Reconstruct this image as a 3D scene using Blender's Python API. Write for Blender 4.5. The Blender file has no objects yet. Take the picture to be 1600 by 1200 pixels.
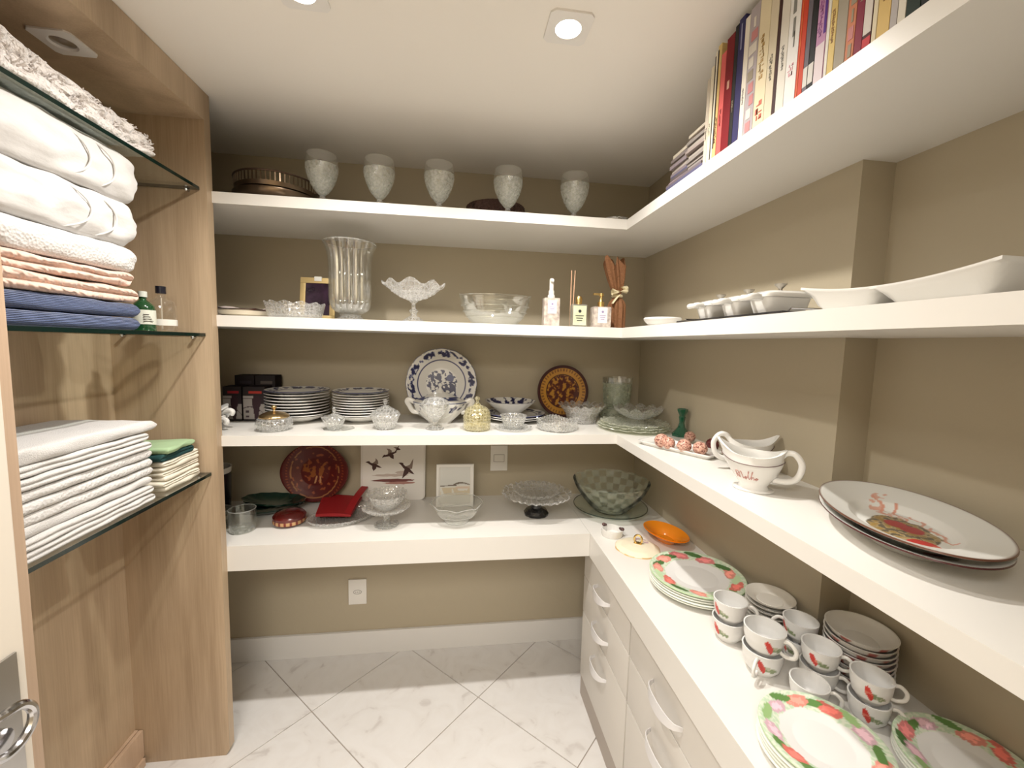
import bpy, bmesh, math, random
from mathutils import Vector, Matrix, noise
from math import sin, cos, pi, sqrt, exp

SC = bpy.context.scene
COL = SC.collection

# ---------------------------------------------------------------- camera
FPX = 654.2
FWD = Vector((0.13223, 0.98678, -0.09326)); FWD.normalize()
YAW, PITCH, ROLL = 0.1332, -0.0934, 0.0256
FWD = Vector((sin(YAW)*cos(PITCH), cos(YAW)*cos(PITCH), sin(PITCH)))
_r = FWD.cross(Vector((0, 0, 1))).normalized(); _u = _r.cross(FWD)
RGT = cos(ROLL)*_r + sin(ROLL)*_u
UPV = -sin(ROLL)*_r + cos(ROLL)*_u
CAM = Vector((0, 0, 1.5))
cd = bpy.data.cameras.new('camera'); co = bpy.data.objects.new('camera', cd); COL.objects.link(co)
cd.sensor_width = 36; cd.lens = FPX/1600*36; cd.clip_start = 0.02
m3 = Matrix((RGT, UPV, -FWD)).transposed()
co.matrix_world = Matrix.Translation(CAM) @ m3.to_4x4()
SC.camera = co

# ---------------------------------------------------------------- world, lights, exposure
w = bpy.data.worlds.new('world'); SC.world = w; w.use_nodes = True
w.node_tree.nodes['Background'].inputs[0].default_value = (1.0, 0.9, 0.78, 1)
w.node_tree.nodes['Background'].inputs[1].default_value = 0.3
SC.view_settings.view_transform = 'Standard'; SC.view_settings.look = 'None'
SC.view_settings.gamma = 1; SC.view_settings.use_curve_mapping = False
SC.view_settings.exposure = 0.10
SC.cycles.max_bounces = 10; SC.cycles.diffuse_bounces = 5; SC.cycles.transparent_max_bounces = 40
SC.cycles.caustics_reflective = False; SC.cycles.caustics_refractive = False
SC.cycles.sample_clamp_indirect = 4

ZC = 2.2635
LAMPS = [(0.256, 1.057), (-0.35, 1.05)]
LAMP_W = 56
for i, (lx, ly) in enumerate(LAMPS):
    ld = bpy.data.lights.new('downlight_lamp', 'SPOT'); lo = bpy.data.objects.new('downlight_lamp', ld)
    COL.objects.link(lo); lo.location = (lx, ly, ZC-0.012)
    ld.energy = LAMP_W; ld.color = (1.0, 0.955, 0.895); ld.spot_size = math.radians(158); ld.spot_blend = 1.0
    ld.shadow_soft_size = 0.022

# ---------------------------------------------------------------- constants of the room
XB, YB = 0.8994, 1.971          # column face, back wall
XR = 0.985                      # right wall
XL = -1.12                      # left wall
YF = -0.62                      # wall behind the camera
YCOL = 0.8728
XW, YP0, YP1 = -0.793, 1.497, 1.53
S1T, S1B, S2T, S2B, S3T, S3B = 1.970, 1.934, 1.574, 1.5366, 1.1647, 1.1287
S4T, S4B = 0.768, 0.676
YS, XS = 1.524, 0.617
XS4 = 0.531

def ray(px, py):
    return FWD + RGT*((px-800)/FPX) - UPV*((py-600)/FPX)
def onz(px, py, z):
    d = ray(px, py); return CAM + d*((z-CAM.z)/d.z)
def ony(px, py, y):
    d = ray(px, py); return CAM + d*(y/d.y)
def onx(px, py, x):
    d = ray(px, py); return CAM + d*(x/d.x)

# ---------------------------------------------------------------- materials
def s2l(c):
    return tuple(((v/255)/12.92 if v/255 <= 0.04045 else (((v/255)+0.055)/1.055)**2.4) for v in c)
MATS = {}
def newmat(name):
    m = bpy.data.materials.new(name); m.use_nodes = True
    nt = m.node_tree; nt.nodes.clear()
    out = nt.nodes.new('ShaderNodeOutputMaterial')
    return m, nt, out
def pbr(name, col, rough=0.5, metal=0.0, coat=0.0, spec=0.5, bump=None, var=None, sheen=0.0, emit=None, attr=False, sss=0):
    """bump=(type, scale, strength, dist[, stretch]); var=(scale, amount, stretch)"""
    if name in MATS: return MATS[name]
    m, nt, out = newmat(name); N = nt.nodes; L = nt.links
    b = N.new('ShaderNodeBsdfPrincipled'); L.new(b.outputs[0], out.inputs[0])
    b.inputs['Base Color'].default_value = (*col, 1); b.inputs['Roughness'].default_value = rough
    b.inputs['Metallic'].default_value = metal; b.inputs['Coat Weight'].default_value = coat
    b.inputs['Specular IOR Level'].default_value = spec
    b.inputs['Sheen Weight'].default_value = sheen
    if emit: b.inputs['Emission Color'].default_value = (*emit[0], 1); b.inputs['Emission Strength'].default_value = emit[1]
    tc = N.new('ShaderNodeTexCoord')
    def mapped(stretch):
        mp = N.new('ShaderNodeMapping'); L.new(tc.outputs['Object'], mp.inputs[0]); mp.inputs['Scale'].default_value = stretch; return mp
    if attr:
        a = N.new('ShaderNodeAttribute'); a.attribute_name = 'Col'; L.new(a.outputs['Color'], b.inputs['Base Color'])
    if var:
        mp = mapped(var[2] if len(var) > 2 else (1, 1, 1))
        n = N.new('ShaderNodeTexNoise'); n.inputs['Scale'].default_value = var[0]; n.inputs['Detail'].default_value = 4
        L.new(mp.outputs[0], n.inputs['Vector'])
        r = N.new('ShaderNodeValToRGB'); L.new(n.outputs['Fac'], r.inputs[0])
        r.color_ramp.elements[0].position = 0.3; r.color_ramp.elements[1].position = 0.7
        c0 = var[3] if len(var) > 3 else tuple(c*(1-var[1]) for c in col)
        c1 = col if len(var) > 3 else tuple(min(1, c*(1+var[1]*.6)) for c in col)
        r.color_ramp.elements[0].color = (*c0, 1); r.color_ramp.elements[1].color = (*c1, 1)
        L.new(r.outputs[0], b.inputs['Base Color'])
    if bump:
        mp = mapped(bump[4] if len(bump) > 4 else (1, 1, 1))
        if bump[0] == 'noise':
            n = N.new('ShaderNodeTexNoise'); n.inputs['Detail'].default_value = 3; o = n.outputs['Fac']
        elif bump[0] == 'voronoi':
            n = N.new('ShaderNodeTexVoronoi'); o = n.outputs['Distance']
        elif bump[0] == 'wave':
            n = N.new('ShaderNodeTexWave'); n.bands_direction = 'Z'; n.inputs['Distortion'].default_value = 1.5; o = n.outputs['Fac']
        elif bump[0] == 'curl':
            n = N.new('ShaderNodeTexWave'); n.bands_direction = 'DIAGONAL'; n.inputs['Distortion'].default_value = 14; o = n.outputs['Fac']
            n.inputs['Detail Scale'].default_value = .8
        n.inputs['Scale'].default_value = bump[1]; L.new(mp.outputs[0], n.inputs['Vector'])
        bp = N.new('ShaderNodeBump'); bp.inputs['Strength'].default_value = bump[2]; bp.inputs['Distance'].default_value = bump[3]
        L.new(o, bp.inputs['Height']); L.new(bp.outputs[0], b.inputs['Normal'])
    MATS[name] = m; return m

def glass(name, tint=(.97, .98, .97), white=0.04, rough=0.03, bump=None, refl=0.10, wcol=(1, 1, 1)):
    """thin glass: clear body, mirror-like skin that strengthens at grazing angles, a little diffuse white as frosting or as painted sparkle on cut glass"""
    if name in MATS: return MATS[name]
    m, nt, out = newmat(name); N = nt.nodes; L = nt.links
    tr = N.new('ShaderNodeBsdfTransparent'); tr.inputs[0].default_value = (*tint, 1)
    gl = N.new('ShaderNodeBsdfGlossy'); gl.inputs['Roughness'].default_value = rough; gl.inputs['Color'].default_value = (1, 1, 1, 1)
    lw = N.new('ShaderNodeLayerWeight'); lw.inputs['Blend'].default_value = 0.5
    pw = N.new('ShaderNodeMath'); pw.operation = 'POWER'; pw.inputs[1].default_value = 3.0
    L.new(lw.outputs['Facing'], pw.inputs[0])
    mr = N.new('ShaderNodeMapRange'); mr.inputs['To Min'].default_value = refl*.5; mr.inputs['To Max'].default_value = 0.75
    L.new(pw.outputs[0], mr.inputs['Value'])
    mx = N.new('ShaderNodeMixShader'); L.new(mr.outputs[0], mx.inputs[0]); L.new(tr.outputs[0], mx.inputs[1]); L.new(gl.outputs[0], mx.inputs[2])
    df = N.new('ShaderNodeBsdfDiffuse'); df.inputs[0].default_value = (*wcol, 1)
    tl = N.new('ShaderNodeBsdfTranslucent'); tl.inputs[0].default_value = (*wcol, 1)
    md = N.new('ShaderNodeMixShader'); md.inputs[0].default_value = .5; L.new(df.outputs[0], md.inputs[1]); L.new(tl.outputs[0], md.inputs[2])
    m2 = N.new('ShaderNodeMixShader'); m2.inputs[0].default_value = white  # on cut glass the diffuse white share stands in for lamp sparkle
    L.new(mx.outputs[0], m2.inputs[1]); L.new(md.outputs[0], m2.inputs[2]); L.new(m2.outputs[0], out.inputs[0])
    if bump:
        tc = N.new('ShaderNodeTexCoord')
        n = N.new('ShaderNodeTexVoronoi' if bump[0] == 'voronoi' else 'ShaderNodeTexNoise'); n.inputs['Scale'].default_value = bump[1]
        if bump[0] == 'voronoi': n.feature = 'DISTANCE_TO_EDGE'; n.inputs['Randomness'].default_value = .45
        L.new(tc.outputs['Object'], n.inputs['Vector'])
        bp = N.new('ShaderNodeBump'); bp.inputs['Strength'].default_value = bump[2]; bp.inputs['Distance'].default_value = .004
        L.new(n.outputs[0], bp.inputs['Height'])
        for q in (gl, df, lw): L.new(bp.outputs[0], q.inputs['Normal'])
        mrr = N.new('ShaderNodeMapRange'); v_ = bump[0] == 'voronoi'
        mrr.inputs['To Min'].default_value = min(1, white*2.2) if v_ else white*.3; mrr.inputs['To Max'].default_value = white*.3 if v_ else min(1, white*1.9)
        mrr.inputs['From Max'].default_value = .16 if v_ else .8
        L.new(n.outputs[0], mrr.inputs['Value']); L.new(mrr.outputs[0], m2.inputs[0])
    MATS[name] = m; return m

WALLM = pbr('wall_paint', (0.43, 0.375, 0.275), 0.42, spec=.35, bump=('noise', 60, .05, .01))
CEILM = pbr('ceiling_paint', (0.86, 0.825, 0.77), 0.7)
WHITE = pbr('white_laminate', (0.71, 0.69, 0.65), 0.32, spec=.4)
CABM = pbr('cabinet_laminate', (0.64, 0.61, 0.565), 0.35)
BASEM = pbr('baseboard_white', (0.72, 0.71, 0.69), 0.4)
PLATEM = pbr('porcelain', (0.74, 0.73, 0.70), 0.12, coat=.3)
CREAMP = pbr('cream_porcelain', (0.76, 0.69, 0.55), 0.15, coat=.3)
PAINTED = pbr('painted_porcelain', (1, 1, 1), 0.28, coat=.1, spec=.4, attr=True)
MATTEP = pbr('printed_matte', (1, 1, 1), 0.55, attr=True)
GLASS = glass('clear_glass', (.955, .965, .955), .025, .02, None, .2)
CRYSTAL = glass('cut_crystal', (.965, .97, .96), .15, .06, ('voronoi', 85, 1.0), .35)
PRESSED = glass('pressed_glass', (.955, .96, .95), .17, .05, ('voronoi', 55, .8), .3)
FROST = glass('frosted_pattern_glass', (.93, .94, .92), .22, .15, ('noise', 120, .7), .15, (.9, .92, .88))
YGLASS = glass('pale_yellow_glass', (.97, .95, .80), .20, .05, ('voronoi', 80, 1.0), .25, (1, .95, .72))
GRGLASS = glass('greenish_glass', (.94, .965, .93), .05, .05, None, .15, (.85, .95, .85))
FGRGLASS = glass('frosted_greenish_glass', (.93, .95, .91), .22, .2, ('noise', 60, .3), .12, (.80, .87, .76))
SHELFG = glass('shelf_glass', (.94, .97, .945), .015, .01, None, .1)
SHELFE = pbr('glass_edge_green', (0.001, 0.012, 0.009), .12, spec=.6)
BRASS = pbr('brass', (0.58, 0.42, 0.22), .28, metal=1)
GOLD = pbr('gold', (0.86, 0.62, 0.26), .25, metal=1)
CHROME = pbr('chrome', (0.62, 0.62, 0.64), .15, metal=1)
SATIN = pbr('satin_metal', (0.60, 0.59, 0.58), .3, metal=1)
BRONZE = pbr('tarnished_silver', (0.19, 0.135, 0.09), .3, metal=.9, var=(9, .5))

def wood(name, base, dark, seed=0):
    m, nt, out = newmat(name); N = nt.nodes; L = nt.links
    b = N.new('ShaderNodeBsdfPrincipled'); L.new(b.outputs[0], out.inputs[0]); b.inputs['Roughness'].default_value = .38
    tc = N.new('ShaderNodeTexCoord'); mp = N.new('ShaderNodeMapping'); L.new(tc.outputs['Object'], mp.inputs[0])
    mp.inputs['Scale'].default_value = (11, 11, .9); mp.inputs['Location'].default_value = (seed, seed*2.3, 0)
    n1 = N.new('ShaderNodeTexNoise'); n1.inputs['Scale'].default_value = 1; n1.inputs['Detail'].default_value = 6; n1.inputs['Distortion'].default_value = .5
    L.new(mp.outputs[0], n1.inputs['Vector'])
    mp2 = N.new('ShaderNodeMapping'); L.new(tc.outputs['Object'], mp2.inputs[0]); mp2.inputs['Scale'].default_value = (240, 240, 7)
    n2 = N.new('ShaderNodeTexNoise'); n2.inputs['Scale'].default_value = 1; L.new(mp2.outputs[0], n2.inputs['Vector'])
    mixn = N.new('ShaderNodeMath'); mixn.operation = 'MULTIPLY_ADD'; mixn.inputs[1].default_value = .28
    L.new(n2.outputs['Fac'], mixn.inputs[0]); L.new(n1.outputs['Fac'], mixn.inputs[2])
    r = N.new('ShaderNodeValToRGB'); L.new(mixn.outputs[0], r.inputs[0])
    r.color_ramp.elements[0].position = .42; r.color_ramp.elements[1].position = .86
    r.color_ramp.elements[0].color = (*dark, 1); r.color_ramp.elements[1].color = (*base, 1)
    L.new(r.outputs[0], b.inputs['Base Color'])
    MATS[name] = m; return m
OAK = wood('pale_oak', (0.58, 0.445, 0.305), (0.36, 0.262, 0.168))
OAKE = wood('pale_oak_edge', (0.62, 0.46, 0.33), (0.48, 0.34, 0.235), 5)

# marble tile
def marble():
    m, nt, out = newmat('white_marble'); N = nt.nodes; L = nt.links
    b = N.new('ShaderNodeBsdfPrincipled'); L.new(b.outputs[0], out.inputs[0]); b.inputs['Roughness'].default_value = .28
    tc = N.new('ShaderNodeTexCoord'); oi = N.new('ShaderNodeObjectInfo')
    mp = N.new('ShaderNodeVectorMath'); mp.operation = 'ADD'
    cm = N.new('ShaderNodeCombineXYZ'); mu = N.new('ShaderNodeMath'); mu.operation = 'MULTIPLY'; mu.inputs[1].default_value = 37
    L.new(oi.outputs['Random'], mu.inputs[0]); L.new(mu.outputs[0], cm.inputs[2]); L.new(tc.outputs['Object'], mp.inputs[0]); L.new(cm.outputs[0], mp.inputs[1])
    n = N.new('ShaderNodeTexNoise'); n.inputs['Scale'].default_value = 7; n.inputs['Detail'].default_value = 8; n.inputs['Distortion'].default_value = 2.2
    L.new(mp.outputs[0], n.inputs['Vector'])
    r = N.new('ShaderNodeValToRGB'); L.new(n.outputs['Fac'], r.inputs[0]); e = r.color_ramp.elements
    e[0].position = .28; e[0].color = (.56, .53, .51, 1); e[1].position = .40; e[1].color = (.68, .66, .64, 1)
    x = e.new(.62); x.color = (.71, .695, .68, 1)
    L.new(r.outputs[0], b.inputs['Base Color'])
    return m
MARBLE = marble()
GROUT = pbr('grout', (0.36, 0.31, 0.27), .8)

# ---------------------------------------------------------------- mesh builder
class M:
    def __init__(s): s.v = []; s.f = []; s.mi = []; s.col = None; s.cur = 0
    def add(s, vs, fs, mi=None):
        o = len(s.v); s.v += [tuple(v) for v in vs]; s.f += [tuple(i+o for i in f) for f in fs]
        s.mi += [s.cur if mi is None else mi]*len(fs); return s
    def box(s, x0, x1, y0, y1, z0, z1, bev=0.0, rot=None, about=(0, 0, 0)):
        if bev <= 0:
            vs = [(x, y, z) for z in (z0, z1) for y in (y0, y1) for x in (x0, x1)]
            fs = [(0, 2, 3, 1), (4, 5, 7, 6), (0, 1, 5, 4), (2, 6, 7, 3), (0, 4, 6, 2), (1, 3, 7, 5)]
        else:
            bm = bmesh.new(); bmesh.ops.create_cube(bm, size=1)
            for v in bm.verts:
                v.co = Vector(((x0+x1)/2+v.co.x*(x1-x0), (y0+y1)/2+v.co.y*(y1-y0), (z0+z1)/2+v.co.z*(z1-z0)))
            bmesh.ops.bevel(bm, geom=bm.edges[:], offset=bev, segments=2, profile=.7, affect='EDGES')
            bm.verts.index_update(); vs = [tuple(v.co) for v in bm.verts]; fs = [tuple(v.index for v in f.verts) for f in bm.faces]; bm.free()
        if rot is not None:
            a = Vector(about); vs = [tuple(rot @ (Vector(v)-a)+a) for v in vs]
        return s.add(vs, fs)
    def grid(s, nu, nv, fn, closeu=False, closev=False):
        """fn(i,j) -> point"""
        vs = [fn(i, j) for i in range(nu) for j in range(nv)]; fs = []
        for i in range(nu if closeu else nu-1):
            for j in range(nv if closev else nv-1):
                a = i*nv+j; b = ((i+1) % nu)*nv+j; c = ((i+1) % nu)*nv+(j+1) % nv; d = i*nv+(j+1) % nv
                fs.append((a, b, c, d))
        return s.add(vs, fs)
    def lathe(s, prof, seg=40, mod=None, cx=0, cy=0, z=0, mats=None):
        """prof [(r,z)], optional mod(theta,k,r,z)->(r,z); poles collapsed"""
        o = len(s.v); idx = []; n = len(prof)
        for k, (r, zz) in enumerate(prof):
            if r < 1e-6:
                s.v.append((cx, cy, z+zz)); idx.append([len(s.v)-1]*seg)
            else:
                row = []
                for i in range(seg):
                    t = 2*pi*i/seg; rr, z2 = (r, zz) if mod is None else mod(t, k, r, zz)
                    s.v.append((cx+rr*cos(t), cy+rr*sin(t), z+z2)); row.append(len(s.v)-1)
                idx.append(row)
        for k in range(n-1):
            for i in range(seg):
                j = (i+1) % seg; a, b, c, d = idx[k][i], idx[k][j], idx[k+1][j], idx[k+1][i]
                q = []
                for x in (a, b, c, d):
                    if x not in q: q.append(x)
                if len(q) > 2: s.f.append(tuple(q)); s.mi.append(s.cur if mats is None else mats[k])
        return s
    def tube(s, path, r, seg=8, closed=False, flat=1.0):
        P = [Vector(p) for p in path]; n = len(P); rings = []
        up = None
        for i in range(n):
            if closed: t = P[(i+1) % n]-P[i-1]
            else: t = P[min(i+1, n-1)]-P[max(i-1, 0)]
            t.normalize()
            if up is None:
                up = Vector((0, 0, 1)) if abs(t.z) < .9 else Vector((1, 0, 0))
            up = (up-t*up.dot(t)).normalized(); sd = t.cross(up)
            rr = r[i] if isinstance(r, (list, tuple)) else r
            rings.append([P[i]+(up*cos(2*pi*k/seg)*flat+sd*sin(2*pi*k/seg))*rr for k in range(seg)])
        s.grid(n, seg, lambda i, j: rings[i][j], closeu=closed, closev=True)
        if not closed:
            o = len(s.v)-n*seg
            s.f.append(tuple(o+k for k in range(seg))[::-1]); s.mi.append(s.cur)
            s.f.append(tuple(o+(n-1)*seg+k for k in range(seg))); s.mi.append(s.cur)
        return s
    def prism(s, poly, t, axis='z', at=0):
        """polygon extruded by t along axis from 'at'"""
        n = len(poly)
        def P(a, b, c): return {'z': (a, b, c), 'y': (a, c, b), 'x': (c, a, b)}[axis]
        vs = [P(a, b, at) for a, b in poly]+[P(a, b, at+t) for a, b in poly]
        fs = [tuple(range(n))[::-1], tuple(range(n, 2*n))]+[(i, (i+1) % n, n+(i+1) % n, n+i) for i in range(n)]
        return s.add(vs, fs)
    def ball(s, c, r, seg=12, rz=1.0):
        pr = [(r*sin(pi*k/8) if 0 < k < 8 else 0, -r*cos(pi*k/8)*rz) for k in range(9)]
        return s.lathe(pr, seg, cx=c[0], cy=c[1], z=c[2])
    def mesh(s, name, mats, smooth=35, paint=None):
        me = bpy.data.meshes.new(name); me.from_pydata(s.v, [], s.f); me.validate()
        bm = bmesh.new(); bm.from_mesh(me); bmesh.ops.recalc_face_normals(bm, faces=bm.faces[:]); bm.to_mesh(me); bm.free()
        if not isinstance(mats, (list, tuple)): mats = [mats]
        for m_ in mats: me.materials.append(m_)
        if len(me.polygons) == len(s.mi) and len(mats) > 1: me.polygons.foreach_set('material_index', s.mi)
        if smooth:
            me.polygons.foreach_set('use_smooth', [True]*len(me.polygons)); me.set_sharp_from_angle(angle=math.radians(smooth))
        if paint:
            ca = me.color_attributes.new('Col', 'FLOAT_COLOR', 'POINT')
            for i, v in enumerate(me.vertices): ca.data[i].color = (*paint(v.co.x, v.co.y, v.co.z), 1)
        me.update(); return me

# ---------------------------------------------------------------- scene objects
def tag(o, label=None, cat=None, group=None, kind=None):
    if label: o['label'] = label
    if cat: o['category'] = cat
    if group: o['group'] = group
    if kind: o['kind'] = kind
    return o
def thing(name, label, cat, loc, rz=0, group=None):
    o = bpy.data.objects.new(name, None); COL.objects.link(o); o.location = loc; o.rotation_euler = (0, 0, rz)
    o.empty_display_size = .02
    return tag(o, label, cat, group)
def part(name, m, mat, parent, label=None, loc=(0, 0, 0), rz=0, smooth=35, paint=None, rot=None):
    me = m if isinstance(m, bpy.types.Mesh) else m.mesh(name, mat, smooth, paint)
    o = bpy.data.objects.new(name, me); COL.objects.link(o); o.parent = parent; o.location = loc
    o.rotation_euler = rot if rot else (0, 0, rz)
    return tag(o, label)
def single(name, label, cat, m, mat, loc=(0, 0, 0), rz=0, group=None, smooth=35, paint=None, rot=None):
    o = part(name, m, mat, None, None, loc, rz, smooth, paint, rot); return tag(o, label, cat, group)
def struct(name, m, mat, parent=None, smooth=0):
    o = part(name, m, mat, parent, smooth=smooth)
    if parent is None: o['kind'] = 'structure'
    return o
def dup(o, loc, rz=None, label=None, parent=None):
    c = o.copy(); COL.objects.link(c)
    if parent is not None: c.parent = parent
    else:
        c.location = loc
        if rz is not None: c.rotation_euler = (0, 0, rz)
        if label: c['label'] = label
    for ch in o.children:
        dup(ch, None, parent=c)
    return c
_BFONT = None
def text_mesh(body, size, ext=.0003, align='CENTER'):
    cu = bpy.data.curves.new('txt', 'FONT'); cu.body = body; cu.size = size; cu.extrude = ext; cu.align_x = align; cu.align_y = 'CENTER'
    cu.resolution_u = 2
    o = bpy.data.objects.new('txt', cu); COL.objects.link(o)
    me = bpy.data.meshes.new_from_object(o.evaluated_get(bpy.context.evaluated_depsgraph_get())); COL.objects.unlink(o); bpy.data.objects.remove(o)
    return me
ORD = ['top', 'second', 'third', 'fourth', 'fifth', 'sixth', 'seventh', 'eighth', 'ninth', 'tenth', 'eleventh', 'twelfth']
def resample(prof, step):
    out = [prof[0]]
    for a, b in zip(prof, prof[1:]):
        n = max(1, int(math.dist(a, b)/step))
        out += [(a[0]+(b[0]-a[0])*k/n, a[1]+(b[1]-a[1])*k/n) for k in range(1, n+1)]
    return out
def vessel(outer, t):
    """closed wall: outer profile from base centre to rim, then back inside"""
    inner = []
    n = len(outer)
    for i, (r, z) in enumerate(outer):
        a = outer[max(i-1, 0)]; b = outer[min(i+1, n-1)]; dx, dz = b[0]-a[0], b[1]-a[1]; l = sqrt(dx*dx+dz*dz) or 1
        inner.append((max(0, r-dz/l*t), z+dx/l*t))
    inner[0] = (0, inner[0][1]); inner[-1] = (outer[-1][0]-t, outer[-1][1])
    return outer+inner[::-1]
def curve(pts, n=6):
    """Catmull-Rom through profile points"""
    P = [pts[0]]+list(pts)+[pts[-1]]; out = []
    for i in range(1, len(P)-2):
        for k in range(n):
            t = k/n; q = []
            for c in range(len(pts[0])):
                p0, p1, p2, p3 = P[i-1][c], P[i][c], P[i+1][c], P[i+2][c]
                q.append(.5*((2*p1)+(-p0+p2)*t+(2*p0-5*p1+4*p2-p3)*t*t+(-p0+3*p1-3*p2+p3)*t**3))
            out.append(tuple(q))
    out.append(tuple(pts[-1])); return out
# ================================================================ ROOM
YS4 = 1.53
floor = struct('floor', M().box(XL-.1, XR+.1, -1.3, YB+.1, -.06, -.003), GROUT)
def clip(poly, x0, x1, y0, y1):
    for ax, lim, sgn in ((0, x0, 1), (0, x1, -1), (1, y0, 1), (1, y1, -1)):
        out = []
        for i in range(len(poly)):
            a, b = poly[i-1], poly[i]; ia = (a[ax]-lim)*sgn >= 0; ib = (b[ax]-lim)*sgn >= 0
            if ia != ib:
                t = (lim-a[ax])/(b[ax]-a[ax]); out.append((a[0]+(b[0]-a[0])*t, a[1]+(b[1]-a[1])*t))
            if ib: out.append(b)
        poly = out
        if not poly: return poly
    return poly
H = .337; g = .002
for i in range(-8, 9):
    for j in range(-12, 4):
        if (i+j) % 2: continue
        cx, cy = -.226+i*H, 1.653+(j)*H
        h = H-g*1.4
        pl = clip([(cx-h, cy), (cx, cy-h), (cx+h, cy), (cx, cy+h)], XL, XR, -1.2, YB)
        if len(pl) > 2: part('tile', M().prism([(a, b) for a, b in pl], .0035, 'z', -.0035), MARBLE, floor, smooth=0)
struct('ceiling', M().box(XL-.1, XR+.1, -1.3, YB+.1, ZC, ZC+.1), CEILM)
struct('wall_back', M().box(XL-.1, XR+.1, YB, YB+.1, 0, ZC), WALLM)
struct('wall_right', M().box(XR, XR+.1, -1.2, YB, 0, ZC), WALLM)
struct('wall_right_column', M().box(XB, XR, YCOL, YB, 0, ZC, .0), WALLM)
struct('wall_left', M().box(XL-.1, XL, -1.2, YB, 0, ZC), WALLM)
struct('wall_front', M().box(.16, XR, -.16, -.06, 0, ZC).box(XL, -.80, -.16, -.06, 0, ZC).box(-.80, .16, -.16, -.06, 2.12, ZC), WALLM)
struct('wall_hallway', M().box(XL-.1, XR+.1, -1.3, -1.2, 0, ZC), WALLM)
struct('baseboard_back', M().box(XL, XB, YB-.014, YB, 0, .1135, .002), BASEM)
struct('baseboard_left', M().box(XL, XL+.014, YP1, YB-.014, 0, .1135, .002), BASEM)
hl = bpy.data.lights.new('hallway_fill', 'AREA'); ho = bpy.data.objects.new('hallway_fill', hl); COL.objects.link(ho)
ho.location = (-.3, -.65, ZC-.03); hl.size = .9; hl.energy = 55; hl.color = (1, .95, .89)  # unseen area light added as soft fill from behind the camera

# open door leaf with lever handle
dm = pbr('door_lacquer', (.72, .66, .57), .4)
door = struct('door_1', M().box(-.785, -.745, -.05, .792, .006, 2.10, .002), dm)
pc = onx(22, 1018, -.745)
hp = M().box(-.745, -.741, pc.y-.16, pc.y, pc.z-.26, pc.z, .001)
pl = part('handle_plate', hp, SATIN, door, 'brushed metal lock plate')
hz = pc.z-.125
lv = M().tube(curve([(-.743, pc.y-.06, hz)]+[tuple(onx(a, b, -.712)) for a, b in ((-25, 1140), (8, 1116), (34, 1101), (50, 1106), (50, 1128), (34, 1158), (8, 1184), (-20, 1196))], 6), .0075, 10)
lv.tube([(-.742, pc.y-.05, hz), (-.728, pc.y-.05, hz)], .022, 20)
part('lever_handle', lv, CHROME, door, 'chrome curved lever')
part('key_cylinder', M().tube([(-.742, pc.y-.05, hz-.10), (-.733, pc.y-.05, hz-.10)], .013, 16), CHROME, door)

# downlights
for i, (lx, ly) in enumerate(LAMPS):
    t = thing('ceiling_light', ['square recessed ceiling downlight nearer the book shelf', 'square recessed ceiling downlight nearer the oak wardrobe'][i], 'lamp', (lx, ly, ZC), .0, 'recessed ceiling downlights')
    fr = M(); n = 28; hs = .052; ri = .031
    inn = [(ri*cos(2*pi*k/n), ri*sin(2*pi*k/n)) for k in range(n)]
    def sq(a):
        c, s_ = cos(a), sin(a); k = hs/max(abs(c), abs(s_)); return (c*k, s_*k)
    outr = [sq(2*pi*k/n+1e-9) for k in range(n)]
    rows = [[(x, y, 0) for x, y in outr], [(x, y, -.005) for x, y in outr], [(x, y, -.006) for x, y in inn], [(x, y, 0.0) for x, y in inn]]
    fr.grid(4, n, lambda a, b: rows[a][b], closev=True)
    part('frame', fr, pbr('fixture_white', (.80, .78, .75), .4), t, smooth=0)
    e = M().lathe([(0, -.004), (.022, -.0035), (.0305, -.001)], 24)
    part('lamp_lens', e, pbr('lamp_glow', (1, 1, 1), .5, emit=((1, .93, .84), 30)), t)

# ================================================================ OAK WARDROBE (open front, glass shelves)
wd = thing('wardrobe', 'open pale oak wardrobe with glass shelves of folded towels', 'wardrobe', (XW, 1.18, 0))
def wp(name, m, mat, **k): return part(name, m, mat, wd, loc=(-XW, -1.18, 0), **k)
wp('side_panel', M().prism([(-1.118, 0.0), (XW-.012, 0.0), (XW, .02), (XW, 2.262), (-1.118, 2.262)], YP1-YP0, 'y', YP0), OAK, smooth=0)
wp('side_panel', M().box(-1.118, XW, .826, .862, 0, 2.262, .001), OAKE)
wp('back_panel', M().box(-1.118, -1.094, .862, YP0, 0, 2.176), OAK)
wp('top_panel', M().box(-1.118, XW, .862, YP0, 2.176, 2.262), OAK)
wp('plinth_board', M().box(-1.094, -1.083, .862, YP0-.002, 0, .13, .001), OAKE)
wp('plinth_board', M().box(-1.081, -1.068, .862, YP0-.002, .03, .128, .001).box(-1.081, -1.060, .862, YP0-.01, 0, .03, .001), OAKE)
GZ = [1.967, 1.507, 1.041]
GT = .005
for z in GZ:
    b = M().box(-1.092, -.813, .864, YP0-.002, z-GT, z+GT)
    b.mi = [0, 0, 1, 1, 1, 1]
    gs = wp('glass_shelf', b, [SHELFG, SHELFE], smooth=0, label='clear glass shelf with dark green edge')
    for (x, y) in ((-.845, YP0-.001), (-1.05, YP0-.001), (-.845, .863), (-1.05, .863)):
        s = 1 if y < 1 else -1
        part('shelf_pin', M().tube([(x, y, z-GT-.004), (x, y+s*.014, z-GT-.004)], .004, 10).ball((x, y+s*.014, z-GT-.0045), .0055, 10), CHROME, gs)
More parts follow.
